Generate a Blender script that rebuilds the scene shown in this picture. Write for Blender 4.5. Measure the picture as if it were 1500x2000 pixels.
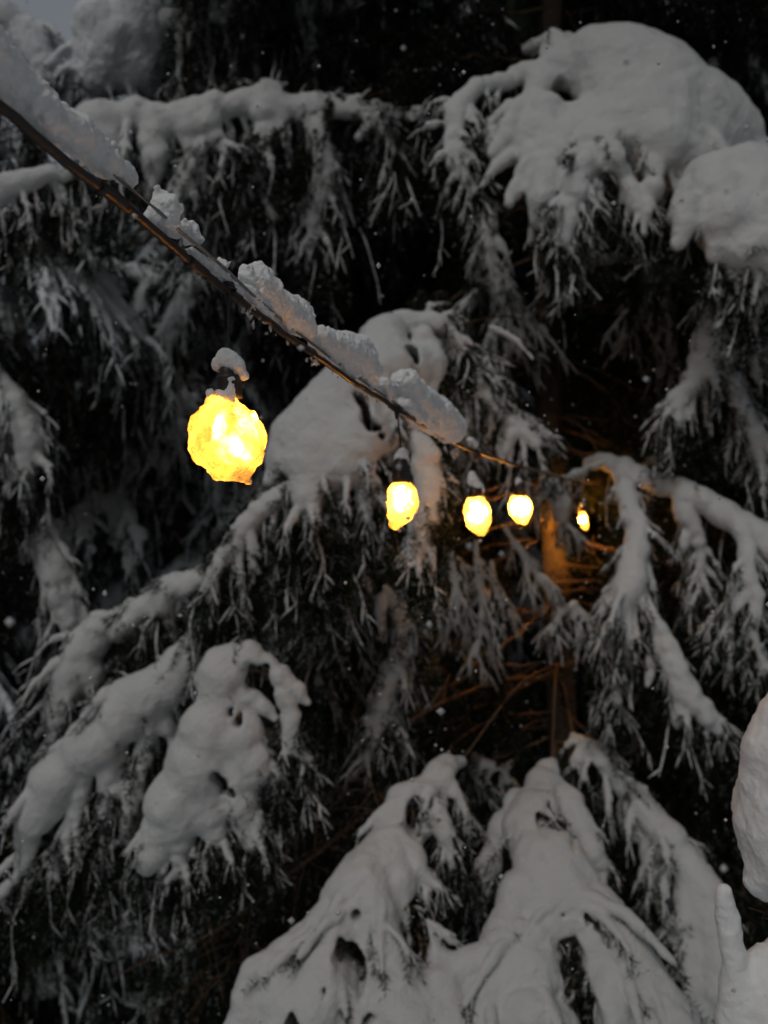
import bpy, math, random
import numpy as np
import openvdb
from mathutils import Vector, Matrix

for o in list(bpy.data.objects):
    bpy.data.objects.remove(o)
S = bpy.context.scene
COL = S.collection
rng = np.random.default_rng(7)

# ------------------------------------------------------------------ camera
FPX = 1500.0                       # focal length in photo pixels (photo 1500 x 2000)
EYE = np.array([0.0, 0.0, 2.6])
PITCH = math.radians(3.0)
FWD = np.array([0, math.cos(PITCH), math.sin(PITCH)])
UP = np.array([0, -math.sin(PITCH), math.cos(PITCH)])
RIGHT = np.array([1.0, 0, 0])
cam = bpy.data.cameras.new('camera')
cam.sensor_fit = 'VERTICAL'
cam.sensor_height = 36.0
cam.lens = 27.0
cam.clip_start = 0.02
cam.clip_end = 600
cam.dof.use_dof = True
cam.dof.focus_distance = 0.60
cam.dof.aperture_fstop = 6.2
camo = bpy.data.objects.new('camera', cam)
COL.objects.link(camo)
camo.location = EYE
camo.rotation_euler = (math.radians(90) + PITCH, 0, 0)
S.camera = camo

# ------------------------------------------------------------------ light: overcast dusk
W = bpy.data.worlds.new('World'); S.world = W; W.use_nodes = True
nt = W.node_tree; nt.nodes.clear()
sky = nt.nodes.new('ShaderNodeTexSky'); sky.sky_type = 'NISHITA'; sky.sun_disc = False
sky.sun_elevation = math.radians(22); sky.sun_rotation = math.radians(205)
sky.air_density = 1.0; sky.dust_density = 4.0; sky.ozone_density = 1.0
hs = nt.nodes.new('ShaderNodeHueSaturation'); hs.inputs['Saturation'].default_value = 0.22
bg = nt.nodes.new('ShaderNodeBackground'); bg.inputs['Strength'].default_value = 0.10
wo = nt.nodes.new('ShaderNodeOutputWorld')
mxw = nt.nodes.new('ShaderNodeMixRGB'); mxw.blend_type = 'MIX'; mxw.inputs[0].default_value = .75     # even cloud veil over the clear sky
tcw = nt.nodes.new('ShaderNodeTexCoord'); spw = nt.nodes.new('ShaderNodeSeparateXYZ'); mrw = nt.nodes.new('ShaderNodeMapRange')   # brighter towards the last daylight ahead
mrw.inputs['From Min'].default_value = -1; mrw.inputs['From Max'].default_value = 1; mrw.inputs['To Min'].default_value = .4; mrw.inputs['To Max'].default_value = 3.9
cmw = nt.nodes.new('ShaderNodeVectorMath'); cmw.operation = 'SCALE'; cmw.inputs[0].default_value = (.90, 1.0, 1.12)
nt.links.new(tcw.outputs['Generated'], spw.inputs[0]); nt.links.new(spw.outputs['Y'], mrw.inputs['Value']); nt.links.new(mrw.outputs[0], cmw.inputs['Scale']); nt.links.new(cmw.outputs[0], mxw.inputs[2])
nt.links.new(sky.outputs[0], hs.inputs['Color']); nt.links.new(hs.outputs[0], mxw.inputs[1]); nt.links.new(mxw.outputs[0], bg.inputs[0]); nt.links.new(bg.outputs[0], wo.inputs[0])
sun = bpy.data.lights.new('sun', 'SUN'); sun.energy = 1.3; sun.angle = math.radians(28); sun.color = (1.0, .97, .925)
suno = bpy.data.objects.new('sun', sun); COL.objects.link(suno)
suno.rotation_euler = (math.radians(44), 0, math.radians(-24))     # veiled light from above, behind the camera
S.view_settings.view_transform = 'Standard'
S.view_settings.look = 'None'
S.view_settings.exposure = -0.95
S.view_settings.gamma = 1.0
S.view_settings.use_curve_mapping = False
S.cycles.max_bounces = 6; S.cycles.diffuse_bounces = 3; S.cycles.transparent_max_bounces = 12
S.cycles.use_denoising = True


def P(px, py, d):
    return EYE + d * (FWD + (px - 750) / FPX * RIGHT - (py - 1000) / FPX * UP)


# ------------------------------------------------------------------ materials
def newmat(name):
    m = bpy.data.materials.new(name); m.use_nodes = True
    n = m.node_tree.nodes; b = n['Principled BSDF']
    return m, m.node_tree, b


def noise_tex(t, scale, detail=4, rough=.6, vec=None):
    n = t.nodes.new('ShaderNodeTexNoise'); n.inputs['Scale'].default_value = scale
    n.inputs['Detail'].default_value = detail; n.inputs['Roughness'].default_value = rough
    g = t.nodes.new('ShaderNodeNewGeometry')
    t.links.new(g.outputs['Position'], n.inputs['Vector'])
    return n


def ramp(t, src, stops):
    r = t.nodes.new('ShaderNodeValToRGB'); e = r.color_ramp.elements
    while len(e) < len(stops): e.new(.5)
    for k, (p, c) in enumerate(stops):
        e[k].position = p; e[k].color = (*c, 1)
    t.links.new(src, r.inputs[0]); return r


def bump(t, b, src, strength, dist):
    u = t.nodes.new('ShaderNodeBump'); u.inputs['Strength'].default_value = strength; u.inputs['Distance'].default_value = dist
    t.links.new(src, u.inputs['Height']); t.links.new(u.outputs[0], b.inputs['Normal'])
    return u


def snow_mat(name, grain, dist, sss=0.0, tint=(.69, .705, .71), dirt=0.0):
    m, t, b = newmat(name)
    n = noise_tex(t, grain, 5, .65)
    n2 = noise_tex(t, grain * .12, 3, .5)
    if dirt:
        n3 = noise_tex(t, grain * .45, 3, .6)
        c = ramp(t, n3.outputs[0], [(.30, tuple(x * (1 - dirt) for x in tint)), (.42, tint)])
    else:
        c = ramp(t, n2.outputs[0], [(.3, tuple(x * .96 for x in tint)), (.7, tint)])
    t.links.new(c.outputs[0], b.inputs['Base Color'])
    b.inputs['Roughness'].default_value = .65
    b.inputs['Specular IOR Level'].default_value = .25
    a = t.nodes.new('ShaderNodeMath'); a.operation = 'ADD'
    s = t.nodes.new('ShaderNodeMath'); s.operation = 'MULTIPLY'; s.inputs[1].default_value = 2.5
    t.links.new(n2.outputs[0], s.inputs[0]); t.links.new(n.outputs[0], a.inputs[0]); t.links.new(s.outputs[0], a.inputs[1])
    bump(t, b, a.outputs[0], .9, dist)
    if sss:
        b.inputs['Subsurface Weight'].default_value = sss
        b.inputs['Subsurface Radius'].default_value = (1.0, .8, .65)
        b.inputs['Subsurface Scale'].default_value = .006
    return m


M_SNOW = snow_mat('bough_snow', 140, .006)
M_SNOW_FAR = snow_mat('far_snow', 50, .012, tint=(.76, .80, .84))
M_SNOW_NEAR = snow_mat('near_snow', 420, .0009, .12, tint=(.90, .91, .92))  # paler base colour than the bough snow
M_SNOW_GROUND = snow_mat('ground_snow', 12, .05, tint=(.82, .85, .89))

m, t, b = newmat('spruce_needles')
n = noise_tex(t, 9, 3)
c = ramp(t, n.outputs[0], [(.3, (.006, .010, .006)), (.55, (.014, .020, .012)), (.78, (.034, .040, .028))])
t.links.new(c.outputs[0], b.inputs['Base Color']); b.inputs['Roughness'].default_value = .8; b.inputs['Specular IOR Level'].default_value = .06
M_NEEDLE = m
m, t, b = newmat('frosted_needles')
n = noise_tex(t, 14, 3)
c = ramp(t, n.outputs[0], [(.35, (.10, .12, .11)), (.6, (.30, .33, .33)), (.8, (.55, .58, .60))])
t.links.new(c.outputs[0], b.inputs['Base Color']); b.inputs['Roughness'].default_value = .8
M_FROST = m
m, t, b = newmat('spruce_bark')
n = noise_tex(t, 60, 6, .7)
c = ramp(t, n.outputs[0], [(.3, (.04, .028, .02)), (.6, (.11, .08, .055)), (.8, (.19, .145, .105))])
t.links.new(c.outputs[0], b.inputs['Base Color']); b.inputs['Roughness'].default_value = .9
bump(t, b, n.outputs[0], 1, .01)
M_BARK = m
m, t, b = newmat('twig_wood')
n = noise_tex(t, 90, 4)
c = ramp(t, n.outputs[0], [(.3, (.09, .055, .035)), (.7, (.19, .12, .075))])
t.links.new(c.outputs[0], b.inputs['Base Color']); b.inputs['Roughness'].default_value = .85
M_WOOD = m
m, t, b = newmat('brown_rubber_cable')
n = noise_tex(t, 260, 4)
c = ramp(t, n.outputs[0], [(.3, (.010, .006, .004)), (.7, (.03, .014, .008))])
t.links.new(c.outputs[0], b.inputs['Base Color']); b.inputs['Roughness'].default_value = .38
bump(t, b, n.outputs[0], .5, .0006)
M_CABLE = m
m, t, b = newmat('galvanised_wire')
n = noise_tex(t, 300, 3)
c = ramp(t, n.outputs[0], [(.3, (.18, .18, .18)), (.7, (.36, .36, .36))])
t.links.new(c.outputs[0], b.inputs['Base Color']); b.inputs['Roughness'].default_value = .5; b.inputs['Metallic'].default_value = .5
M_WIRE = m
m, t, b = newmat('black_socket_rubber')
n = noise_tex(t, 200, 4)
c = ramp(t, n.outputs[0], [(.35, (.012, .009, .008)), (.75, (.04, .03, .028))])
t.links.new(c.outputs[0], b.inputs['Base Color']); b.inputs['Roughness'].default_value = .45
bump(t, b, n.outputs[0], .6, .001)
M_SOCKET = m
m, t, b = newmat('clear_ice')
b.inputs['Transmission Weight'].default_value = .9; b.inputs['IOR'].default_value = 1.31; b.inputs['Roughness'].default_value = .12
b.inputs['Base Color'].default_value = (.9, .93, .95, 1)
n = noise_tex(t, 300, 3); bump(t, b, n.outputs[0], .6, .001)
M_ICE = m


def lamp_mat(strength, size):
    """frosted lamp with bright and dim glow patches painted into its emission by noise"""
    m, t, b = newmat('warm_lamp')
    t.nodes.remove(b)
    e = t.nodes.new('ShaderNodeEmission'); e.inputs[0].default_value = (1.0, .40, .045, 1)
    n = noise_tex(t, 1.1 / size, 3, .55)
    r = t.nodes.new('ShaderNodeMapRange'); r.inputs['From Min'].default_value = .42; r.inputs['From Max'].default_value = .60
    r.inputs['To Min'].default_value = strength * .05; r.inputs['To Max'].default_value = strength * 1.7
    t.links.new(n.outputs[0], r.inputs['Value']); t.links.new(r.outputs[0], e.inputs[1])
    t.links.new(e.outputs[0], t.nodes['Material Output'].inputs[0])
    return m


def glow_ice_mat(clear, grain=170):
    """crusted ice round a lamp: lets light through, part milky, part clear"""
    m, t, b = newmat('frosted_ice_shell')
    t.nodes.remove(b)
    tr = t.nodes.new('ShaderNodeBsdfTranslucent'); di = t.nodes.new('ShaderNodeBsdfDiffuse')
    tp = t.nodes.new('ShaderNodeBsdfTransparent'); tp.inputs[0].default_value = (1, .93, .8, 1)
    n = noise_tex(t, grain, 5, .7); n2 = noise_tex(t, grain * .28, 4, .6)
    mx = t.nodes.new('ShaderNodeMath'); mx.operation = 'MULTIPLY'
    t.links.new(n.outputs[0], mx.inputs[0]); t.links.new(n2.outputs[0], mx.inputs[1])
    c = ramp(t, mx.outputs[0], [(.13, (.36, .22, .10)), (.23, (.62, .52, .34)), (.40, (.80, .76, .66))] if grain < 150 else [(.14, (.10, .08, .05)), (.25, (.16, .14, .10)), (.40, (.22, .20, .16))])
    t.links.new(c.outputs[0], tr.inputs[0]); di.inputs[0].default_value = (.8, .8, .8, 1)
    a = t.nodes.new('ShaderNodeMixShader'); a.inputs[0].default_value = .25
    t.links.new(tr.outputs[0], a.inputs[1]); t.links.new(di.outputs[0], a.inputs[2])
    rf = t.nodes.new('ShaderNodeBsdfRefraction'); rf.inputs['IOR'].default_value = 1.2; rf.inputs['Roughness'].default_value = .5; rf.inputs[0].default_value = (1, .95, .85, 1)
    tr2 = t.nodes.new('ShaderNodeMixShader'); tr2.inputs[0].default_value = .8; t.links.new(tp.outputs[0], tr2.inputs[1]); t.links.new(rf.outputs[0], tr2.inputs[2])
    r = ramp(t, n2.outputs[0], [(.40, (clear * .25,) * 3), (.58, (clear,) * 3)])
    k = t.nodes.new('ShaderNodeMixShader'); t.links.new(r.outputs[0], k.inputs[0])
    t.links.new(a.outputs[0], k.inputs[1]); t.links.new(tr2.outputs[0], k.inputs[2])
    t.links.new(k.outputs[0], t.nodes['Material Output'].inputs[0])
    u = t.nodes.new('ShaderNodeBump'); u.inputs['Strength'].default_value = .8; u.inputs['Distance'].default_value = .002
    t.links.new(n.outputs[0], u.inputs['Height']); t.links.new(u.outputs[0], tr.inputs['Normal']); t.links.new(u.outputs[0], di.inputs['Normal']); t.links.new(u.outputs[0], rf.inputs['Normal'])
    return m


# ------------------------------------------------------------------ mesh helpers
def np_mesh(name, V, faces, smooth=True):
    """faces: list of (k, array (n,k))"""
    me = bpy.data.meshes.new(name)
    V = np.ascontiguousarray(V, dtype=np.float32)
    me.vertices.add(len(V)); me.vertices.foreach_set('co', V.ravel())
    nl = sum(f.size for f in faces); nf = sum(len(f) for f in faces)
    me.loops.add(nl); me.polygons.add(nf)
    li = np.concatenate([f.ravel() for f in faces]).astype(np.int32)
    st, s0 = [], 0
    for f in faces:
        st.append(s0 + np.arange(len(f)) * f.shape[1]); s0 += f.size
    me.loops.foreach_set('vertex_index', li)
    me.polygons.foreach_set('loop_start', np.concatenate(st).astype(np.int32))
    me.polygons.foreach_set('use_smooth', np.full(nf, smooth))
    me.update(calc_edges=True); me.validate()
    return me


def link(name, me, mats, parent=None, kind=None):
    o = bpy.data.objects.new(name, me); COL.objects.link(o)
    if me is not None and not me.materials:
        for m in (mats if isinstance(mats, (list, tuple)) else [mats]):
            me.materials.append(m)
    if parent is not None:
        o.parent = parent
        o.matrix_parent_inverse = Matrix.Identity(4)
        if me is not None and not o.get('keep'):
            o.location = (0, 0, 0)
    if kind: o['kind'] = kind
    return o


def tag(o, label, cat, group=None):
    o['label'] = label; o['category'] = cat
    if group: o['group'] = group
    return o


def empty(name, loc):
    o = bpy.data.objects.new(name, None); COL.objects.link(o); o.location = Vector(loc); o.empty_display_size = .1
    return o




_LAT = rng.random((32, 32, 32)).astype(np.float32)


def vnoise(p):
    """value noise, 0..1, p (n,3)"""
    i = np.floor(p).astype(np.int64); f = p - i; f = f * f * (3 - 2 * f)
    r = 0
    for dx in (0, 1):
        for dy in (0, 1):
            for dz in (0, 1):
                w = (f[:, 0] if dx else 1 - f[:, 0]) * (f[:, 1] if dy else 1 - f[:, 1]) * (f[:, 2] if dz else 1 - f[:, 2])
                r = r + w * _LAT[(i[:, 0] + dx) & 31, (i[:, 1] + dy) & 31, (i[:, 2] + dz) & 31]
    return r


def fbm(p, o=3):
    r, a = 0, 1.0; s = 0
    for k in range(o):
        r = r + a * vnoise(p * 2 ** k + 7.3 * k); s += a; a *= .55
    return r / s


def sdf_surface(caps, vox, holes=(), amps=((.05, .25), (.015, .08)), rough=None):
    """caps: rows ax ay az bx by bz ra rb k [group]; capsules of one group join plainly, groups melt together softly
    amps: (feature size m, displacement m) pairs"""
    caps = [list(c) + ([] if len(c) > 9 else [0]) for c in caps]
    caps = np.asarray(caps, dtype=np.float64)
    A, B, ra, rb, K = caps[:, :3], caps[:, 3:6], caps[:, 6], caps[:, 7], caps[:, 8]
    rm = np.maximum(ra, rb)
    lo = (np.minimum(A, B) - rm[:, None]).min(0) - 4 * vox
    hi = (np.maximum(A, B) + rm[:, None]).max(0) + 4 * vox
    n = np.ceil((hi - lo) / vox).astype(int) + 1
    while n.prod() > 16_000_000:
        vox *= 1.12; n = np.ceil((hi - lo) / vox).astype(int) + 1
    D = np.full(n, 1.0, np.float32)
    ax = [lo[i] + np.arange(n[i]) * vox for i in range(3)]
    for gid in np.unique(caps[:, 9]):
        js = np.where(caps[:, 9] == gid)[0]
        k = K[js].max()
        mg = rm[js].max() + k + 3 * vox
        gl = np.clip(((np.minimum(A[js], B[js]).min(0) - mg - lo) / vox).astype(int), 0, n - 1)
        gh = np.clip(((np.maximum(A[js], B[js]).max(0) + mg - lo) / vox).astype(int) + 2, 1, n)
        G = np.full(gh - gl, 1.0, np.float32)
        for j in js:
            m = rm[j] + k + 3 * vox
            a, b = A[j], B[j]
            l = np.clip(((np.minimum(a, b) - m - lo) / vox).astype(int), 0, n - 1)
            h = np.clip(((np.maximum(a, b) + m - lo) / vox).astype(int) + 2, 1, n)
            X = ax[0][l[0]:h[0], None, None] - a[0]; Y = ax[1][None, l[1]:h[1], None] - a[1]; Z = ax[2][None, None, l[2]:h[2]] - a[2]
            d = b - a; L = max(d @ d, 1e-12)
            tt = np.clip((X * d[0] + Y * d[1] + Z * d[2]) / L, 0, 1)
            q = np.sqrt((X - tt * d[0]) ** 2 + (Y - tt * d[1]) ** 2 + (Z - tt * d[2]) ** 2) - (ra[j] + tt * (rb[j] - ra[j]))
            l = l - gl; h = h - gl
            v = G[l[0]:h[0], l[1]:h[1], l[2]:h[2]]
            k2 = .25 * rm[j]
            hh = np.maximum(k2 - np.abs(v - q), 0) / k2
            G[l[0]:h[0], l[1]:h[1], l[2]:h[2]] = np.minimum(v, q) - hh * hh * k2 * .1
        s = D[gl[0]:gh[0], gl[1]:gh[1], gl[2]:gh[2]]
        hh = np.maximum(k - np.abs(s - G), 0) / k
        D[gl[0]:gh[0], gl[1]:gh[1], gl[2]:gh[2]] = np.minimum(s, G) - hh * hh * k * .25
    for (c, r0) in holes:                                   # hollows bitten out of the mass
        c = np.asarray(c)
        ex = r0 * np.array([1.8, 15, 2.2])
        l = np.clip(((c - ex - lo) / vox).astype(int), 0, n - 1); h = np.clip(((c + ex - lo) / vox).astype(int) + 2, 1, n)
        X = ax[0][l[0]:h[0], None, None] - c[0]; Y = (ax[1][None, l[1]:h[1], None] - c[1]) * .07; Z = (ax[2][None, None, l[2]:h[2]] - c[2]) * .75
        q = -(np.sqrt(X * X + Y * Y + Z * Z) - r0 * (1 + .25 * np.sin(X / r0 * 2.1 + c[0] * 90) + .2 * np.sin(Z / r0 * 2.7 + c[2] * 70)))
        s = D[l[0]:h[0], l[1]:h[1], l[2]:h[2]]; k = r0 * .7
        hh = np.maximum(k - np.abs(s - q), 0) / k
        D[l[0]:h[0], l[1]:h[1], l[2]:h[2]] = np.maximum(s, q) + hh * hh * k * .25
    D = np.clip(D, -4 * vox, 4 * vox)
    g = openvdb.FloatGrid(4 * vox); g.copyFromArray(D)
    V, T, Q = g.convertToPolygons(isovalue=0.0, adaptivity=0.0)
    if len(V) == 0: return np.zeros((0, 3)), np.zeros((0, 4), int)
    # normals from faces
    Q = Q[:, ::-1].astype(np.int64)
    N = np.zeros_like(V, dtype=np.float64)
    fn = np.cross(V[Q[:, 2]] - V[Q[:, 0]], V[Q[:, 3]] - V[Q[:, 1]])
    for k in range(4): np.add.at(N, Q[:, k], fn)
    N /= np.linalg.norm(N, axis=1)[:, None] + 1e-9
    V = V * vox + lo
    c0 = rng.random(3) * 20
    disp = 0
    for size, amp in amps:
        disp = disp + amp * 2 * (fbm(V / size + c0, 2) - .5)
    V = V + N * np.asarray(disp)[:, None]
    return V, Q


GID = [0]


def chain(pts, k=.7):
    """pts world (n,4) xyz r -> capsules of one group"""
    out = []
    GID[0] += 1
    kk = max(.004, k * float(np.mean([p[3] for p in pts])))
    for a, b in zip(pts[:-1], pts[1:]):
        out.append([*a[:3], *b[:3], a[3], b[3], kk, GID[0]])
    return out


def px_pts(pts, d0):
    """[(px,py,r_px[,depth])] -> world xyz r"""
    out = []
    for p in pts:
        d = p[3] if len(p) > 3 else d0
        out.append([*P(p[0], p[1], d), p[2] * d / FPX])
    return np.array(out)


def resample(pts, step):
    """smooth (Catmull-Rom) resample of (n,4)"""
    pts = np.asarray(pts, float)
    if len(pts) == 2: ext = np.vstack([2 * pts[0] - pts[1], pts, 2 * pts[1] - pts[0]])
    else: ext = np.vstack([2 * pts[0] - pts[1], pts, 2 * pts[-1] - pts[-2]])
    out = []
    for i in range(len(pts) - 1):
        p0, p1, p2, p3 = ext[i:i + 4]
        m = max(1, int(round(np.linalg.norm(p2[:3] - p1[:3]) / step)))
        for k in range(m):
            u = k / m
            out.append(.5 * ((2 * p1) + (-p0 + p2) * u + (2 * p0 - 5 * p1 + 4 * p2 - p3) * u * u + (-p0 + 3 * p1 - 3 * p2 + p3) * u ** 3))
    out.append(pts[-1])
    out = np.array(out)
    if out.shape[1] > 3: out[:, 3] = np.maximum(out[:, 3], .001)
    return out


def tubes(polys, sides=5):
    """list of (n,4) -> verts, quads"""
    V, F, o = [], [], 0
    ang = np.arange(sides) * 2 * math.pi / sides
    for p in polys:
        p = np.asarray(p)
        n = len(p)
        if n < 2: continue
        t = np.gradient(p[:, :3], axis=0); t /= np.linalg.norm(t, axis=1)[:, None] + 1e-9
        ref = np.tile([0.0, 1, 0], (n, 1)); ref[np.abs(t[:, 1]) > .9] = [1, 0, 0]
        u = np.cross(t, ref); u /= np.linalg.norm(u, axis=1)[:, None] + 1e-9
        w = np.cross(t, u)
        ring = p[:, None, :3] + p[:, 3][:, None, None] * (np.cos(ang)[None, :, None] * u[:, None] + np.sin(ang)[None, :, None] * w[:, None])
        V.append(ring.reshape(-1, 3))
        i = np.arange(n - 1)[:, None] * sides; j = np.arange(sides)[None]; j2 = (j + 1) % sides
        F.append(np.stack([i + j, i + j2, i + sides + j2, i + sides + j], -1).reshape(-1, 4) + o)
        o += n * sides
    if not V: return np.zeros((0, 3)), np.zeros((0, 4), int)
    return np.vstack(V), np.vstack(F)


def capped(polys, sides=8):
    """tubes whose ends close to a point"""
    q = []
    for p in polys:
        p = np.asarray(p, float)
        a = p[0].copy(); b = p[-1].copy(); a[3] = 1e-5; b[3] = 1e-5
        q.append(np.vstack([a, p, b]))
    return tubes(q, sides)


def needles(segs, per_m, ln=.016, wd=.0022, spread=.75):
    """segs (n,6) twig pieces -> triangles; needles lean along the twig"""
    segs = np.asarray(segs)
    if len(segs) == 0: return np.zeros((0, 3))
    L = np.linalg.norm(segs[:, 3:] - segs[:, :3], axis=1)
    cnt = rng.poisson(L * per_m)
    idx = np.repeat(np.arange(len(segs)), cnt)
    n = len(idx)
    if n == 0: return np.zeros((0, 3))
    a = segs[idx, :3]; d = segs[idx, 3:] - a
    u = rng.random((n, 1)); root = a + d * u
    dn = d / (np.linalg.norm(d, axis=1)[:, None] + 1e-9)
    r = rng.normal(size=(n, 3)); r -= (r * dn).sum(1)[:, None] * dn; r /= np.linalg.norm(r, axis=1)[:, None] + 1e-9
    dirn = dn * (1 - spread) * 1.2 + r * spread; dirn[:, 2] -= .15
    dirn /= np.linalg.norm(dirn, axis=1)[:, None]
    s = np.cross(dirn, rng.normal(size=(n, 3))); s /= np.linalg.norm(s, axis=1)[:, None] + 1e-9
    l = ln * (.7 + .6 * rng.random((n, 1)))
    V = np.stack([root - s * wd * .5, root + s * wd * .5, root + dirn * l], 1).reshape(-1, 3)
    return V


def tri_faces(n): return np.arange(n).reshape(-1, 3)


# ------------------------------------------------------------------ a bough: wood + snow load + needles
class Bough:
    def __init__(s, vox, scale=1.0):
        s.vox = vox; s.caps = []; s.holes = []; s.wood = []; s.tw = []; s.frost = []; s.snowtubes = []; s.k = .75; s.scale = scale

    def limb(s, pts, k=None, step=None, wood=True, wob=.12, needle=True):
        """a snow-loaded limb given as world (n,4)"""
        pts = resample(pts, step or max(s.vox * 4, np.mean([p[3] for p in pts]) * .8))
        r = pts[:, 3:4]
        pts[:, :3] += rng.normal(size=(len(pts), 3)) * r * wob
        pts[:, 3] *= 1 + rng.normal(size=len(pts)) * wob * .8
        s.caps += chain(pts, k or s.k)
        q = pts.copy(); q[:, 2] -= q[:, 3] * .75; q[:, 1] += np.clip(q[:, 3] - .008, 0, 1) * .7; q[:, 3] = np.clip(q[:, 3] * .18, .0018, .012) * np.linspace(1, .4, len(q))
        if wood: s.wood.append(q)
        if needle:
            for a, b in zip(q[:-1], q[1:]): s.tw.append([*a[:3], *b[:3]])
            e = q[-1, :3] - q[-2, :3]; e = e / (np.linalg.norm(e) + 1e-9)
            s.tw.append([*q[-1, :3], *(q[-1, :3] + e * (.03 + pts[-1, 3]) + [0, 0, -.01])])
        return pts

    def fingers(s, pts, every, length, r0, ang=55, sides='LR', lat=None, droop=.5, depthjit=.35, k=None, sub=0, taper=.35, jit=.35, wob=.1, front=0.0):
        """side shoots along a limb, like a fish bone, drooping"""
        P4 = resample(pts, every)
        n = len(P4)
        for i in range(n):
            if i == 0 and n > 2: continue
            a = P4[i]; tg = P4[min(i + 1, n - 1), :3] - P4[max(i - 1, 0), :3]; tg /= np.linalg.norm(tg) + 1e-9
            w0 = np.array(lat if lat is not None else RIGHT, float)
            w0 = w0 - (w0 @ tg) * tg; w0 /= np.linalg.norm(w0) + 1e-9
            f = i / max(1, n - 1)
            env = (.45 + .9 * f) if f < .6 else (.99 - 1.2 * (f - .6))
            for sd in sides:
                sg = 1 if sd == 'R' else -1
                l = length * env * (1 + jit * rng.normal() * .6)
                if l < length * .15: continue
                aa = math.radians(ang + rng.normal() * 9)
                dv = math.cos(aa) * tg + sg * math.sin(aa) * w0 + np.cross(tg, w0) * rng.normal() * depthjit
                dv /= np.linalg.norm(dv)
                st = a[:3] + tg * rng.normal() * every * .2 + dv * .6 * a[3] * (1 - front * .7) + np.array([0, -1.0, .25]) * a[3] * front
                rr = r0 * (1 + .25 * rng.normal()) * (.6 + .4 * env); rr = max(rr, s.vox * .75)
                pl = []
                m = 4
                for q in range(m + 1):
                    u = q / m
                    p = st + dv * l * u + np.array([0, 0, -1.0]) * l * droop * u * u
                    pl.append([*p, rr * (1 - (1 - taper) * u ** 1.3)])
                pl = np.array(pl)
                s.limb(pl, k=k, step=l / 3, wob=wob)
                for _q in range(rng.integers(4, 8)):            # fine snow-dusted twig tips that fringe the load
                    u = rng.uniform(.45, 1.0); c0 = pl[0, :3] + (pl[-1, :3] - pl[0, :3]) * u + np.array([0, 0, -1.0]) * l * droop * (u * u - u)
                    d3 = dv * .7 + np.array([0, -.1, -.75]) + rng.normal(size=3) * [.45, .25, .2]; d3 /= np.linalg.norm(d3)
                    L3 = s.vox * rng.uniform(5, 11); r3 = s.vox * rng.uniform(.35, .6); c0 = c0 + d3 * rr * .55
                    s.snowtubes.append(np.array([[*c0, r3], [*(c0 + d3 * L3 * .55), r3 * .9], [*(c0 + d3 * L3 + [0, 0, -.1 * L3]), r3 * .35]]))
                    s.tw.append([*c0, *(c0 + d3 * L3 * 1.15)])
                if sub:
                    for q in (1, 2, 3):
                        for s2 in (-1, 1):
                            if rng.random() < .25: continue
                            d2 = dv * .6 + s2 * np.cross(dv, np.cross(tg, w0)) * .6 + np.array([0, 0, -.5]) + rng.normal(size=3) * .15
                            d2 /= np.linalg.norm(d2)
                            l2 = l * sub * (1 - q / 5) * (1 + .3 * rng.normal())
                            p1 = pl[q, :3] + d2 * l2
                            s.limb(np.array([[*pl[q, :3], rr * .7], [*(pl[q, :3] + d2 * l2 * .5 + [0, 0, -.05 * l2]), rr * .6], [*(p1 + [0, 0, -.25 * l2]), rr * .35]]), k=k, step=l2 / 2, wob=wob)

    def hang(s, n, lmin, lmax, frost=.25, rs=.004, spread=.25, below=True):
        """thin pendulous twigs with needles under everything built so far, some carrying a line of snow"""
        if not s.wood: return
        base = np.vstack([w[:, :4] for w in s.wood])
        idx = rng.integers(0, len(base), n)
        for i in idx:
            p = base[i, :3] + rng.normal(size=3) * [.012, .012, .006] + [0, .022, 0]
            l = rng.uniform(lmin, lmax)
            d = np.array([rng.normal() * spread, rng.normal() * spread, -1.0]); d /= np.linalg.norm(d)
            m = p + d * l * .5 + rng.normal(size=3) * l * .05; e = p + d * l + np.array([0, 0, -l * .1]) + rng.normal(size=3) * l * .08
            s.tw.append([*p, *m]); s.tw.append([*m, *e])
            if rng.random() < frost * .33:
                r = rs * rng.uniform(.5, 1.2)
                u0 = rng.uniform(0, .4)
                q0 = p + (m - p) * u0 * 2
                pl = np.array([[*q0, r * .6], [*m, r], [*((m + e) / 2), r * .8], [*e, r * .3]])
                s.snowtubes.append(pl)
                for _q in range(rng.integers(1, 4)):
                    u = rng.uniform(.2, .9); c0 = pl[1, :3] + (pl[3, :3] - pl[1, :3]) * u
                    dv = d * .8 + rng.normal(size=3) * [.5, .3, .2]; dv /= np.linalg.norm(dv)
                    s.snowtubes.append(np.array([[*c0, r * .7], [*(c0 + dv * l * .12), r * .8], [*(c0 + dv * l * .25), r * .3]]))
            if rng.random() < .5:
                d2 = d + np.array([rng.normal() * .6, rng.normal() * .6, 0]); d2 /= np.linalg.norm(d2)
                s.tw.append([*m, *(m + d2 * l * .35)])

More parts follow.
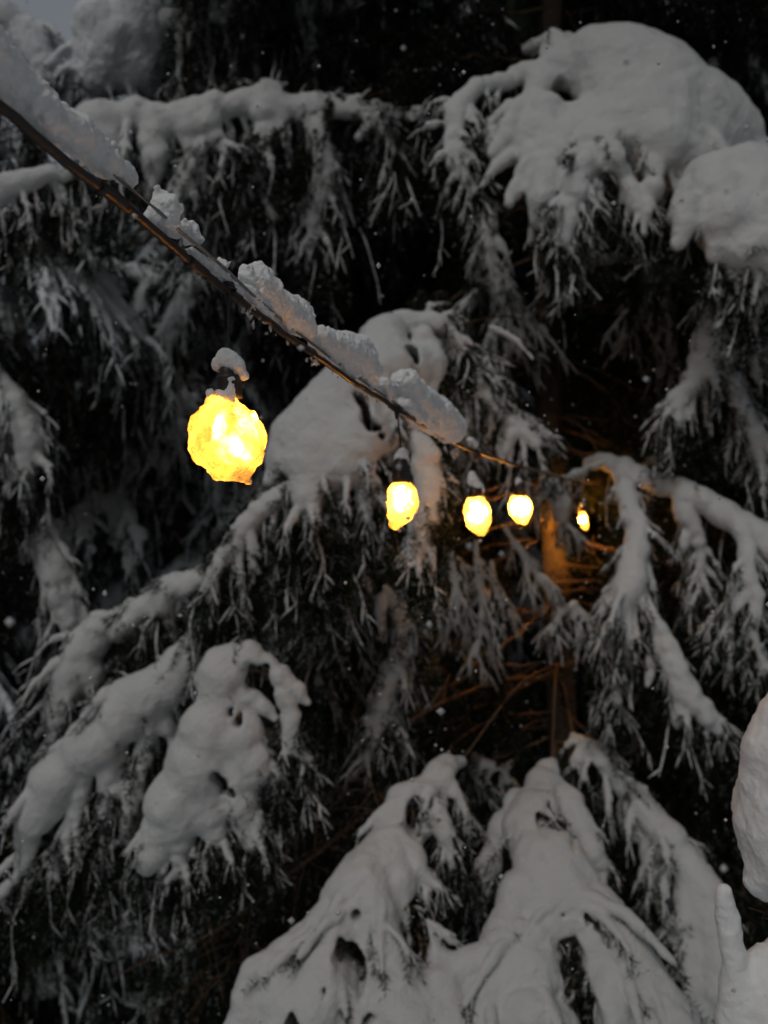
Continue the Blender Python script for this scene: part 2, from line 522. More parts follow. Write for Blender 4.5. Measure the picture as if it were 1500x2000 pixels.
    def build(s, parent, per_m=420, ln=.017, wd=.0024, snow=M_SNOW, amps=None, wood_extra=(), frost_share=.07):
        off = np.array(parent.location) if parent is not None else np.zeros(3)
        wood = list(s.wood) + list(wood_extra)
        V, F = tubes(wood, 5)
        bo = link('bough', np_mesh('bough', V - off, [F]), M_WOOD, parent)
        if s.caps:
            r = np.mean([c[6] for c in s.caps])
            am = amps or ((r * 4, r * .50), (r * 1.5, r * .20), (r * .45, r * .09))
            V, Q = sdf_surface(s.caps, s.vox, s.holes, am)
            V2, Q2 = capped([resample(p, .02) * [1, 1, 1, 1] for p in s.snowtubes], 5)
            if len(V2):
                V2 = V2 + (rng.random(V2.shape) - .5) * .003
                Q = np.vstack([Q, Q2 + len(V)]); V = np.vstack([V, V2])
            link('snow_load', np_mesh('snow_load', V - off, [Q]), snow, bo, 'stuff')
        T = needles(s.tw, per_m, ln, wd)
        if len(T):
            me = np_mesh('needles', T - off, [tri_faces(len(T))], False)
            me.materials.append(M_NEEDLE); me.materials.append(M_FROST)
            nf = len(me.polygons)
            me.polygons.foreach_set('material_index', (rng.random(nf) < frost_share).astype(np.int32))
            link('needles', me, [], bo, 'stuff')
        return bo


def trunk_mesh(x, y, z0, z1, r0, r1, n=26, sides=18):
    zz = np.linspace(z0, z1, n)
    p = np.stack([x + .02 * np.sin(zz * 1.3), y + .02 * np.cos(zz * 1.7), zz, r0 + (r1 - r0) * (zz - z0) / (z1 - z0)], 1)
    p[0, 3] *= 1.5
    V, F = tubes([p], sides)
    V = V + (rng.random(V.shape) - .5) * [.012, .012, 0]
    return np_mesh('trunk', V - np.array([x, y, z0]), [F])
# ================================================================== SETTING
# snowy ground
def ground():
    n = 160
    g = np.sign(np.linspace(-1, 1, n)) * np.abs(np.linspace(-1, 1, n)) ** 2.2 * 260
    X, Y = np.meshgrid(g, g, indexing='ij')
    Pn = np.stack([X.ravel() / 1.7, Y.ravel() / 1.7, np.zeros(n * n)], 1)
    Z = (fbm(Pn + 50, 3) - .5) * .35 * np.exp(-np.hypot(X, Y).ravel() / 90)
    V = np.stack([X.ravel(), Y.ravel(), Z], 1)
    i = np.arange(n - 1)[:, None] * n + np.arange(n - 1)[None]
    F = np.stack([i, i + n, i + n + 1, i + 1], -1).reshape(-1, 4)
    link('snowy_ground', np_mesh('snowy_ground', V, [F]), M_SNOW_GROUND, None, 'structure')


ground()

# ---- template boughs for the trees further back
TEMPL = []
for k in range(7):
    B = Bough(.017)
    ln = 1.5 + .12 * k
    r0 = [.055, .03, .07, .022, .045, .06, .03][k]
    pts = []
    for q in range(7):
        u = q / 6
        pts.append([.05 + ln * u, .08 * math.sin(u * 5 + k), -.10 * ln * u - .42 * ln * u * u + .06 * u ** 4, r0 * (.5 + .9 * math.sin(math.pi * min(1, u * .8 + .1)))])
    pts = np.array(pts)
    p = B.limb(pts)
    B.fingers(pts[1:], .11, .42, r0 * .55, 52, 'LR', lat=(0, 1, 0), droop=.75, sub=.4 if k % 2 == 0 else .5)
    B.hang(420, .10, .34, .30, .006, .2)
    Vw, Fw = tubes(B.wood, 4)
    mw = np_mesh('bough', Vw, [Fw]); mw.materials.append(M_WOOD)
    r = np.mean([c[6] for c in B.caps])
    V, Q = sdf_surface(B.caps, B.vox, (), ((.08, .012), (.03, .006)))
    V2, Q2 = capped(B.snowtubes, 4)
    Q = np.vstack([Q, Q2 + len(V)]); V = np.vstack([V, V2])
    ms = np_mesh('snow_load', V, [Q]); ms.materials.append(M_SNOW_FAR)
    T = needles(B.tw, 300, .024, .0045, .65)
    mn = np_mesh('needles', T, [tri_faces(len(T))], False); mn.materials.append(M_NEEDLE); mn.materials.append(M_FROST)
    mn.polygons.foreach_set('material_index', (rng.random(len(mn.polygons)) < .05).astype(np.int32))
    TEMPL.append((mw, ms, mn, ln))


def put_bough(tree, k, loc, az, length, pitch=0, snow=True, roll=0):
    mw, ms, mn, ln = TEMPL[k]
    s = length / ln
    o = bpy.data.objects.new('bough', mw); COL.objects.link(o); o.parent = tree
    o.location = loc; o.rotation_euler = (roll, pitch, az); o.scale = (s, s * random.choice((1, 1.15, -1)), max(s, .7))
    for me, nm in ((ms, 'snow_load'), (mn, 'needles')):
        if me is ms and not snow: continue
        c = bpy.data.objects.new(nm, me); COL.objects.link(c); c.parent = o; c['kind'] = 'stuff'
    return o


def foliage_shade_core(tree, H, R, zlo=.5, amp=.28):
    """opaque core added round the trunk to block light, standing in for dense needles"""
    n, m = 60, 48
    z = np.linspace(zlo, H * .97, n)[:, None]; a = np.linspace(0, 2 * math.pi, m, endpoint=False)[None]
    rr = R * (1 - z / H) + .05
    c = rng.random() * 20
    pp = np.stack([(rr * np.cos(a)).ravel(), (rr * np.sin(a)).ravel(), np.broadcast_to(z, (n, m)).ravel()], 1)
    d = 1 + amp * 2 * (fbm(pp / .45 + c, 3) - .5)
    V = pp * np.stack([d, d, np.ones_like(d)], 1)
    i = np.arange(n - 1)[:, None] * m; j = np.arange(m)[None]; j2 = (j + 1) % m
    F = np.stack([i + j, i + j2, i + m + j2, i + m + j], -1).reshape(-1, 4)
    # clothe the mass with hanging twigs
    k = 2600
    q = rng.integers(0, len(V), k); p = V[q] + rng.normal(size=(k, 3)) * .05
    e = p + np.stack([rng.normal(size=k) * .04, rng.normal(size=k) * .04, -rng.uniform(.12, .4, k)], 1) + (p * [1, 1, 0]) / (np.linalg.norm(p[:, :2], axis=1)[:, None] + .1) * .12
    T = needles(np.hstack([p, e]), 150, .03, .006, .6)
    o = link('foliage_shade_core', np_mesh('foliage_shade_core', np.vstack([V, T]), [F, tri_faces(len(T)) + len(V)], False), M_NEEDLE, tree, 'stuff')
    return o


def spruce(px, d, H, R, label, zmin=.6, zmax=8.5, core=.55, dz=.30, per=5, snow_p=1.0, skip=None, corefol=True, group='snow laden spruces behind the string lights', tr=.09):
    x = (px - 750) / FPX * d; y = d
    t = empty('spruce_tree', (x, y, 0)); tag(t, label, 'spruce tree', group)
    tr_ = link('trunk', trunk_mesh(x, y, -.1, H, tr * 1.4, .02), M_BARK, t)
    tr_.location = (0, 0, -.1)
    if corefol: foliage_shade_core(t, H, R * core)
    z = zmin
    while z < min(zmax, H * .93):
        a0 = random.uniform(0, 6.28)
        for k in range(per):
            az = a0 + k * 2 * math.pi / per + random.uniform(-.25, .25)
            todir = math.atan2(-y, -x)
            if math.cos(az - todir) < -.25: continue
            l = R * (1 - z / H) * random.uniform(.85, 1.12) + .15
            if skip and skip(az, z, l): continue
            rr = tr * (1 - z / H)
            put_bough(t, random.randrange(7), (math.cos(az) * rr, math.sin(az) * rr, z + random.uniform(-.1, .1)), az, l, random.uniform(-.12, .25), random.random() < snow_p)
        z += dz * random.uniform(.8, 1.2)
    return t


random.seed(5)
tree_left = spruce(560, 5.4, 13.5, 2.0, 'snowy spruce filling the dark left half behind the near glowing bulb', per=6)
tree_edge = spruce(-430, 5.2, 13, 1.75, 'spruce at the left edge beside the patch of evening sky', per=5)
tree_back = spruce(1010, 7.2, 15, 2.6, 'dark spruce standing right behind the orange lit trunk', per=6, snow_p=.12, tr=.12)
spruce(1560, 6.4, 14, 2.3, 'dark spruce behind the big domed snow bough at upper right', per=6, snow_p=.25)

# far wood that reads as one mass
def far_wood():
    V, F, T = [], [], []
    off = 0
    for i in range(26):
        px = -900 + i * 135 + rng.uniform(-40, 40); d = rng.uniform(11, 16)
        H = 9.5 + rng.uniform(-.5, .8) if px < 420 else 14 + rng.uniform(-2, 3)
        if -60 < px < 420: H = 6.6
        x, y = (px - 750) / FPX * d, d
        k = 900
        z = rng.uniform(.2, 1, k) ** 1 * H; z[:] = H * (1 - np.sqrt(rng.random(k)) * .98)
        a = rng.uniform(0, 6.28, k); rr = 2.1 * (1 - z / H) * rng.uniform(.5, 1, k) + .05
        p = np.stack([x + rr * np.cos(a), y + rr * np.sin(a), z], 1)
        e = p + np.stack([np.cos(a) * .25, np.sin(a) * .25, -rng.uniform(.2, .5, k)], 1)
        T.append(needles(np.hstack([p, e]), 60, .10, .035, .6))
        V2, F2 = tubes([np.array([[x, y, -.2, .2], [x, y, H * .95, .03]])], 7)
        V.append(V2); F.append(F2 + off); off += len(V2)
        core = np.array([[x, y, .3, 1.5], [x, y, H * .5, .8], [x, y, H * .93, .05]])
        V2, F2 = tubes([resample(core, .4)], 14); V2 = V2 + rng.normal(size=V2.shape) * .12
        V.append(V2); F.append(F2 + off); off += len(V2)
    for i in range(34):                                     # unseen trees added behind the camera to block low back light
        a = math.radians(150 + i * 240 / 33 + rng.uniform(-3, 3)) ; d = rng.uniform(7.5, 11)
        x, y = d * math.sin(a), d * math.cos(a) ; H = rng.uniform(4.5, 7)
        if y > 1.5 or (y > -1 and abs(x) < 6): continue
        V2, F2 = tubes([resample(np.array([[x, y, -.2, 1.9], [x, y, H * .5, 1.1], [x, y, H * .96, .05]]), .4)], 14); V2 = V2 + rng.normal(size=V2.shape) * .15
        V.append(V2); F.append(F2 + off); off += len(V2)
        k = 500; z = H * (1 - np.sqrt(rng.random(k)) * .98); a2 = rng.uniform(0, 6.28, k); rr = 2.2 * (1 - z / H) + .05
        p = np.stack([x + rr * np.cos(a2), y + rr * np.sin(a2), z], 1)
        e = p + np.stack([np.cos(a2) * .25, np.sin(a2) * .25, -rng.uniform(.2, .5, k)], 1)
        T.append(needles(np.hstack([p, e]), 50, .10, .035, .6))
    V = np.vstack(V); T = np.vstack(T)
    me = np_mesh('spruce_wood', np.vstack([V, T]), [np.vstack(F), tri_faces(len(T)) + len(V)], False)
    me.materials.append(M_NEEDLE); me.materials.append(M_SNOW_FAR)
    mi = np.zeros(len(me.polygons), np.int32); nT = len(T) // 3
    mi[-nT:] = rng.random(nT) < .30
    me.polygons.foreach_set('material_index', mi)
    o = link('spruce_wood', me, [], None, 'stuff'); tag(o, 'far snowy spruce wood closing off the view', 'wood')


far_wood()

# ================================================================== THE MAIN SPRUCES WITH THEIR LOADED BOUGHS
def tree_at(px, d, label, H, r, top=None, group='spruces whose boughs hang beside the string lights'):
    x, y = (px - 750) / FPX * d, d
    t = empty('spruce_tree', (x, y, 0)); tag(t, label, 'spruce tree', group)
    o = link('trunk', trunk_mesh(x, y, -.1, H, r, r * .25, 60), M_BARK, t); o.location = (0, 0, -.1)
    return t


MAIN = tree_at(1086, 3.3, 'spruce with orange lit trunk right of the small glowing bulbs', 12, .068)
LEFT = tree_at(345, 4.3, 'spruce with a level snowy bough reaching across the upper left', 11, .09)
RIGHT_T = tree_at(1900, 3.4, 'spruce reaching in from the right with the largest domed snow load', 12, .10)
NEARL = tree_at(-420, 3.0, 'spruce at lower left with long diagonal snow covered boughs', 10, .09)


def limb_from_trunk(tree, target, rise=.25, r=.004):
    """bare wood from the trunk to where the snow load begins"""
    t = np.array(tree.location); q = np.asarray(target)[:3]
    z = q[2] + rise
    a = np.array([t[0], t[1], z]); m = (a * .5 + q * .5) + [0, 0, .06]
    return resample(np.array([[*a, r * 1.3], [*m, r], [*q, r * .6]]), .08)


def hero(tree, d, spines, fingers=(), vox=None, hang=(260, .06, .22, .35), holes=(), k=.75, rs=.004, per_m=420, trunklimb=True, fr=.06, snow=M_SNOW, rise=.25, wob=.10, grow=1.0):
    """spines: [[(px,py,r[,depth])...]...]; fingers: per spine dict or None"""
    B = Bough(vox or d * .0026); B.k = k
    W_ = [px_pts(s, d) for s in spines]
    for w in W_[1:]: w[:, 3] *= grow
    for s, w in zip(spines, W_):
        B.limb(w, wob=wob)
    for i, f in fingers:
        f = dict(f); px = d / FPX
        if f['r'] <= 9 and f['len'] >= 34 and 'sub' not in f: f['sub'] = .38
        B.fingers(W_[i], f.pop('every') * px, f.pop('len') * px, f.pop('r') * px, **f)
    B.holes = [(P(x, y, dd), r * dd / FPX) for (x, y, r, dd) in holes]
    B.hang(hang[0], hang[1], hang[2], hang[3], rs)
    ex = [limb_from_trunk(tree, W_[0][0], rise)] if trunklimb else []
    return B.build(tree, per_m=per_m, wood_extra=ex, frost_share=fr, snow=snow)


# --- upper right: the great dome (photo 880-1500, 50-560)
hero(RIGHT_T, 2.6, [
    [(1540, 390, 48), (1450, 290, 50), (1375, 225, 58), (1285, 172, 62), (1195, 130, 54), (1120, 112, 36), (1070, 150, 30), (1035, 215, 30, 2.55), (1020, 290, 26, 2.5)],
    [(1210, 160, 80, 2.55), (1190, 260, 62, 2.5)], [(1280, 190, 80, 2.52), (1275, 285, 62, 2.47)], [(1350, 230, 75, 2.55), (1345, 320, 52, 2.5)], [(1390, 260, 60, 2.6), (1385, 340, 40, 2.55)],
    [(1060, 225, 38, 2.5), (1065, 300, 40, 2.48), (1085, 350, 34, 2.45)], [(1130, 235, 36, 2.5), (1090, 300, 40, 2.45), (1060, 370, 30, 2.4), (1055, 430, 18, 2.38)],
    [(1165, 220, 22, 2.45), (1150, 290, 24, 2.4), (1125, 350, 26, 2.37), (1105, 440, 20, 2.35), (1100, 470, 12, 2.34)],
    [(1190, 280, 32, 2.4), (1188, 312, 30, 2.38)], [(1275, 325, 20, 2.4), (1278, 370, 22, 2.38)],
    [(1215, 340, 20, 2.4), (1235, 380, 18, 2.38), (1250, 420, 14, 2.37)], [(1170, 360, 20, 2.4), (1150, 410, 18, 2.38), (1140, 455, 13, 2.37)], [(1270, 385, 18, 2.38), (1262, 420, 12, 2.36), (1258, 455, 8, 2.36)],
    [(1000, 160, 14, 2.6), (950, 165, 16, 2.58), (905, 200, 20, 2.55), (885, 260, 22, 2.52), (895, 320, 18, 2.5), (925, 375, 10, 2.48)],
    [(1010, 210, 16, 2.5), (985, 270, 18, 2.48), (960, 300, 10, 2.46)], [(1040, 310, 22, 2.45), (1010, 360, 16, 2.43), (995, 395, 9, 2.42)],
    [(1030, 95, 12, 2.75), (1075, 80, 14, 2.75), (1110, 90, 20, 2.7)],
], [(0, dict(every=60, len=120, r=18, ang=75, sides='L', droop=.9)), (13, dict(every=26, len=55, r=7, ang=60, droop=.4, k=.5)), (7, dict(every=26, len=50, r=8, ang=50, droop=.4, k=.5)),
    (10, dict(every=22, len=45, r=8, ang=50)), (11, dict(every=22, len=40, r=8, ang=50)), (5, dict(every=40, len=110, r=14, ang=40, sides='L', droop=.6))] + [(i, dict(every=46, len=90, r=13, ang=20, droop=.8, front=.6, k=.5, jit=.5)) for i in (1, 2, 3, 4)],
    holes=[(1098, 158, 8, 2.55), (1093, 172, 11, 2.55), (1089, 188, 12, 2.55), (1086, 204, 9, 2.55)], hang=(700, .05, .20, .4), vox=.0062)
hero(RIGHT_T, 2.3, [
    [(1620, 420, 60), (1500, 355, 52), (1420, 345, 45), (1350, 370, 40), (1320, 420, 22)],
    [(1400, 380, 55, 2.25), (1420, 440, 52, 2.22), (1450, 490, 40, 2.2), (1475, 530, 18, 2.2), (1486, 575, 9, 2.2)],
    [(1480, 390, 62, 2.25), (1500, 470, 55, 2.2), (1530, 540, 35, 2.2)], [(1340, 410, 30, 2.22), (1335, 455, 18, 2.2), (1320, 480, 10, 2.2)], [(1400, 460, 28, 2.2), (1395, 500, 14, 2.2)],
    [(1440, 500, 20, 2.2), (1425, 540, 9, 2.2)],
], [(1, dict(every=30, len=60, r=12, ang=40)), (2, dict(every=40, len=70, r=14, ang=35))], hang=(420, .06, .20, .4), vox=.0058)
# --- right: drooping fronds below the dome
hero(RIGHT_T, 2.5, [
    [(1480, 560, 22), (1400, 590, 24), (1388, 650, 30), (1372, 710, 26), (1340, 765, 16), (1305, 815, 8)],
    [(1385, 690, 24), (1425, 740, 20), (1455, 810, 18), (1480, 880, 18), (1505, 950, 12)],
    [(1375, 720, 12), (1375, 780, 9), (1390, 850, 6)], [(1345, 740, 14), (1335, 800, 8), (1330, 850, 5)],
    [(1520, 590, 30), (1490, 640, 24), (1470, 700, 12)],
], [(0, dict(every=34, len=60, r=9, ang=35)), (1, dict(every=30, len=75, r=8, ang=30)), (4, dict(every=30, len=70, r=9, ang=35))], hang=(330, .05, .2, .35))
hero(RIGHT_T, 3.2, [
    [(1330, 530, 14), (1270, 545, 20), (1250, 590, 20), (1240, 640, 8)], [(1290, 560, 16), (1300, 620, 20), (1305, 680, 14), (1310, 720, 6)],
    [(1220, 500, 10), (1160, 510, 12), (1120, 540, 10), (1110, 590, 5)],
], [(0, dict(every=30, len=80, r=7, ang=40)), (1, dict(every=26, len=70, r=7, ang=35)), (2, dict(every=22, len=80, r=5, ang=60, sides='L', droop=1.0))], hang=(220, .06, .2, .3), fr=.05)
# --- right middle: long bough leaving the trunk, hanging fronds
hero(MAIN, 2.55, [
    [(1150, 905, 12, 2.9), (1200, 905, 18, 2.8), (1260, 935, 20, 2.7), (1340, 960, 22), (1420, 1005, 26, 2.5), (1500, 1060, 28, 2.45), (1580, 1120, 28, 2.4)],
    [(1215, 925, 16, 2.75), (1230, 990, 20, 2.6), (1245, 1040, 20, 2.5), (1235, 1100, 26, 2.45), (1222, 1160, 26, 2.4), (1205, 1210, 14, 2.4), (1190, 1260, 8, 2.4)],
    [(1240, 1110, 22, 2.42), (1235, 1200, 12, 2.4), (1215, 1270, 13, 2.4), (1200, 1330, 7, 2.4), (1205, 1370, 9, 2.4)],
    [(1262, 1165, 8, 2.4), (1280, 1215, 14, 2.38), (1308, 1275, 20, 2.36), (1330, 1340, 26, 2.34), (1365, 1385, 22, 2.33), (1400, 1425, 10, 2.33)],
    [(1290, 1250, 9, 2.38), (1275, 1290, 13, 2.37), (1265, 1340, 6, 2.37)], [(1325, 1330, 20, 2.35), (1318, 1380, 12, 2.34), (1322, 1420, 6, 2.34)],
    [(1330, 965, 18), (1345, 1020, 20), (1365, 1060, 12), (1370, 1120, 8), (1382, 1180, 5)],
    [(1350, 1030, 12), (1330, 1075, 9), (1322, 1100, 4)],
    [(1450, 1035, 20, 2.45), (1462, 1100, 14, 2.4), (1458, 1150, 13, 2.4), (1425, 1200, 8, 2.4), (1408, 1250, 5, 2.4)],
    [(1465, 1130, 14, 2.4), (1478, 1180, 14, 2.38), (1470, 1230, 8, 2.38), (1490, 1300, 5, 2.38)],
], [(1, dict(every=26, len=65, r=8, ang=30, droop=.5)), (2, dict(every=24, len=50, r=6, ang=30)), (3, dict(every=26, len=48, r=7, ang=28)), (6, dict(every=24, len=62, r=5, ang=38)),
    (8, dict(every=22, len=75, r=5, ang=38)), (9, dict(every=24, len=55, r=5, ang=35)), (0, dict(every=44, len=70, r=8, ang=80, sides='R', droop=1.2))],
    hang=(620, .05, .2, .35), k=.6, rs=.0035, rise=.05)
hero(RIGHT_T, 3.0, [[(1560, 960, 26), (1470, 935, 24), (1400, 935, 14), (1330, 915, 8), (1260, 905, 5)]], [(0, dict(every=36, len=70, r=6, ang=80, droop=1.))], hang=(120, .05, .2, .3))

# --- upper left: level bough with hanging bunches
hero(LEFT, 3.0, [
    [(110, 255, 20, 3.1), (180, 232, 26), (250, 226, 28), (330, 226, 24), (400, 215, 26), (460, 204, 22), (515, 192, 25), (555, 212, 24), (615, 207, 24), (680, 216, 15), (760, 224, 10), (810, 228, 6)],
    [(200, 250, 32), (225, 300, 26), (240, 335, 12)], [(300, 245, 26), (305, 300, 22), (300, 345, 14), (290, 385, 6)], [(360, 240, 20), (375, 300, 10), (372, 345, 18), (355, 390, 10)],
    [(400, 230, 26), (420, 270, 14), (455, 310, 8), (480, 340, 5)], [(515, 215, 20), (520, 270, 16), (510, 320, 13), (508, 370, 7)], [(545, 225, 16), (560, 280, 8), (570, 330, 5)],
    [(615, 225, 22), (625, 290, 18), (640, 340, 20), (622, 390, 14), (615, 440, 11), (615, 470, 8)], [(635, 300, 16), (650, 350, 10)], [(725, 228, 12), (750, 250, 12), (770, 290, 5)], [(730, 230, 10), (700, 270, 7)],
], [(0, dict(every=34, len=95, r=9, ang=85, sides='R', droop=1.2)), (4, dict(every=22, len=60, r=6, ang=40)), (5, dict(every=26, len=70, r=7, ang=38)), (7, dict(every=30, len=55, r=8, ang=38)), (3, dict(every=26, len=50, r=7, ang=38)), (9, dict(every=20, len=50, r=5, ang=50))],
    hang=(1100, .06, .34, .30), fr=.12, rise=0, grow=1.3)
hero(LEFT, 3.8, [
    [(380, -30, 40), (300, 15, 48), (250, 60, 60), (215, 110, 62), (190, 150, 40)], [(300, 30, 50), (290, 100, 50), (285, 150, 34)],
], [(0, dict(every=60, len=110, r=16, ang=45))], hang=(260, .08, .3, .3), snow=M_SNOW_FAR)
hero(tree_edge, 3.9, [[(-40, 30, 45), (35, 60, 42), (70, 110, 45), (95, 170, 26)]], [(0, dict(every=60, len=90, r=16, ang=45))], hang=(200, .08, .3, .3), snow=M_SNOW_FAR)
hero(LEFT, 3.4, [[(330, 40, 20), (420, 20, 20), (500, 30, 22), (590, 10, 20), (680, 20, 12)], [(400, 30, 14), (385, 60, 14), (370, 90, 6)]],
     [(0, dict(every=30, len=130, r=8, ang=80, sides='R', droop=1.3, sub=.3))], hang=(420, .1, .45, .35), fr=.12)
hero(LEFT, 2.3, [[(-60, 400, 22), (-10, 385, 20), (40, 358, 20), (100, 338, 16), (140, 345, 8)]], [(0, dict(every=30, len=60, r=7, ang=80, sides='R', droop=1.2))], hang=(160, .05, .2, .3), trunklimb=False)
hero(tree_edge, 3.9, [[(-40, 280, 35), (10, 310, 36), (25, 350, 20)]], [(0, dict(every=40, len=80, r=12, ang=45))], hang=(120, .08, .25, .3), snow=M_SNOW_FAR)
# --- left middle: arched boughs
hero(LEFT, 3.5, [
    [(60, 560, 8), (75, 515, 14), (130, 505, 18), (180, 530, 20), (210, 590, 28), (225, 650, 26), (238, 700, 12)], [(130, 515, 16), (150, 560, 12), (165, 600, 10)], [(75, 520, 12), (70, 570, 14), (85, 600, 6)],
    [(180, 540, 14), (175, 590, 22), (185, 640, 12)],
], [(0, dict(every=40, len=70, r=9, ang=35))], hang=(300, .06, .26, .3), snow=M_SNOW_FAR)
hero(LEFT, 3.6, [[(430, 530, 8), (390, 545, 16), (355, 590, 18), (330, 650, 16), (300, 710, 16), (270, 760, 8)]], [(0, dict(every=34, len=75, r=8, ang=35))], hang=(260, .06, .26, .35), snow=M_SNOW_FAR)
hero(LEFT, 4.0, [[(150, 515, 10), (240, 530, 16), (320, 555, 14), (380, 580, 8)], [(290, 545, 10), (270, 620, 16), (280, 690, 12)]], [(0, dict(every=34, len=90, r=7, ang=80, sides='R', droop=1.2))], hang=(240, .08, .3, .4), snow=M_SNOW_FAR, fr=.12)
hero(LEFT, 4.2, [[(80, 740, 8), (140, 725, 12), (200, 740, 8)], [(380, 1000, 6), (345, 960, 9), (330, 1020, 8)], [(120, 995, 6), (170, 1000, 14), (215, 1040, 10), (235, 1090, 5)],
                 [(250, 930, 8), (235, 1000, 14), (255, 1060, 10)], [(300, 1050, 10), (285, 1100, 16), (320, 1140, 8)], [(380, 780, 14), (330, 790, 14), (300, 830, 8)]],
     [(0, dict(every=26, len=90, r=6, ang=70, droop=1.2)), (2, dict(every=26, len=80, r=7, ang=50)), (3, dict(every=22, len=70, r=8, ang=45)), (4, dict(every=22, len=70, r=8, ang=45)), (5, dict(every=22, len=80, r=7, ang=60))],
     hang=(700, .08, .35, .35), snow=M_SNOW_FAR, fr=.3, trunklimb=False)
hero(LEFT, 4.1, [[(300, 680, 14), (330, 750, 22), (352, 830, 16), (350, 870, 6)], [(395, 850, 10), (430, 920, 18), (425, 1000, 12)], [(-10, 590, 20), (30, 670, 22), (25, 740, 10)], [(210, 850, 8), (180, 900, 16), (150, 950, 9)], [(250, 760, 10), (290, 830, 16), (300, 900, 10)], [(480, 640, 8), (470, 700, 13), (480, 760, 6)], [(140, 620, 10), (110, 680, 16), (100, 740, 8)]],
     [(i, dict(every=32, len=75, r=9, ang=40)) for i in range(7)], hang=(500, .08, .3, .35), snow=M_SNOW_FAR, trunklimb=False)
hero(NEARL, 2.9, [[(-60, 740, 20), (-10, 755, 28), (28, 785, 26), (50, 840, 28), (52, 900, 28), (35, 950, 12)], [(10, 800, 20), (5, 860, 22), (10, 920, 10)]], [(0, dict(every=36, len=60, r=9, ang=35))], hang=(300, .06, .26, .3))
hero(NEARL, 3.0, [[(20, 930, 8), (50, 970, 20), (85, 1040, 28), (108, 1110, 34), (125, 1180, 30), (138, 1225, 14)]], [(0, dict(every=34, len=65, r=10, ang=35))], hang=(300, .06, .26, .3), trunklimb=False)

# --- centre: dome right of the near bulb
hero(MAIN, 1.95, [
    [(830, 720, 40, 2.1), (740, 725, 42), (680, 755, 48), (640, 800, 52), (600, 850, 52), (560, 900, 44), (535, 940, 22)],
    [(690, 770, 55), (690, 850, 58, 1.92), (670, 910, 48, 1.9), (655, 945, 26, 1.9)], [(630, 850, 58, 1.92), (610, 920, 46, 1.9), (600, 970, 30, 1.88), (615, 1010, 17, 1.87)],
    [(720, 730, 32), (745, 790, 26), (760, 850, 26), (755, 900, 16)], [(700, 880, 30, 1.9), (715, 935, 18, 1.88), (730, 980, 8, 1.87)], [(800, 760, 40, 2.05), (790, 820, 30, 2.02), (800, 870, 12, 2.0)],
    [(735, 665, 34, 2.1), (795, 632, 30, 2.15), (860, 635, 20, 2.15), (900, 680, 10, 2.15)], [(760, 650, 34, 2.08), (735, 700, 40, 2.05)], [(830, 660, 22, 2.1), (850, 710, 18, 2.08), (840, 760, 14, 2.05)],
], [(1, dict(every=40, len=70, r=10, ang=30)), (2, dict(every=26, len=80, r=8, ang=30)), (4, dict(every=24, len=60, r=6, ang=30)), (3, dict(every=34, len=60, r=8, ang=28)), (6, dict(every=36, len=50, r=8, ang=60))],
    hang=(700, .04, .17, .45), vox=.0048, rs=.003, holes=[(694, 786, 7, 1.98), (705, 800, 10, 1.98), (718, 822, 12, 1.98), (732, 845, 12, 1.98), (742, 865, 8, 1.98), (795, 700, 10, 2.08), (808, 712, 10, 2.08)])
hero(MAIN, 1.9, [
    [(600, 935, 14), (555, 960, 20), (505, 1000, 20), (465, 1050, 20), (430, 1100, 17), (398, 1150, 8)],
    [(640, 960, 10), (650, 1010, 14), (640, 1060, 8)], [(560, 980, 12), (575, 1030, 9), (590, 1075, 5)],
], [(0, dict(every=22, len=70, r=8, ang=48, sides='R', droop=.6)), (0, dict(every=40, len=34, r=6, ang=40, sides='L')), (1, dict(every=22, len=55, r=6, ang=40)), (2, dict(every=20, len=46, r=5, ang=40))],
    hang=(620, .05, .25, .5), rs=.003, vox=.0046, trunklimb=False)
hero(MAIN, 2.3, [[(620, 1030, 9), (600, 1090, 13), (590, 1150, 14), (600, 1220, 12), (610, 1280, 6)], [(560, 1060, 8), (540, 1120, 14), (520, 1170, 8)], [(680, 1000, 8), (685, 1080, 9), (690, 1150, 6)], [(625, 1290, 5), (630, 1330, 14), (640, 1370, 6)], [(650, 1180, 5), (640, 1240, 8), (655, 1290, 4)]],
     [(0, dict(every=26, len=75, r=5, ang=38)), (1, dict(every=24, len=60, r=6, ang=38)), (2, dict(every=24, len=70, r=4.5, ang=38)), (3, dict(every=14, len=34, r=5, ang=30)), (4, dict(every=22, len=60, r=4.5, ang=35))], hang=(700, .05, .25, .4), rs=.003, trunklimb=False, fr=.10)
# --- warm lit bunch behind second bulb
hero(MAIN, 1.6, [[(815, 850, 14), (828, 890, 26), (838, 950, 32), (832, 1010, 30), (818, 1060, 22), (808, 1098, 9)], [(840, 900, 20), (870, 925, 9), (898, 945, 4)]], [(0, dict(every=20, len=48, r=8, ang=42, sides='R')), (0, dict(every=30, len=26, r=7, ang=35, sides='L'))], hang=(240, .03, .13, .3), vox=.004, rs=.0025, trunklimb=False)
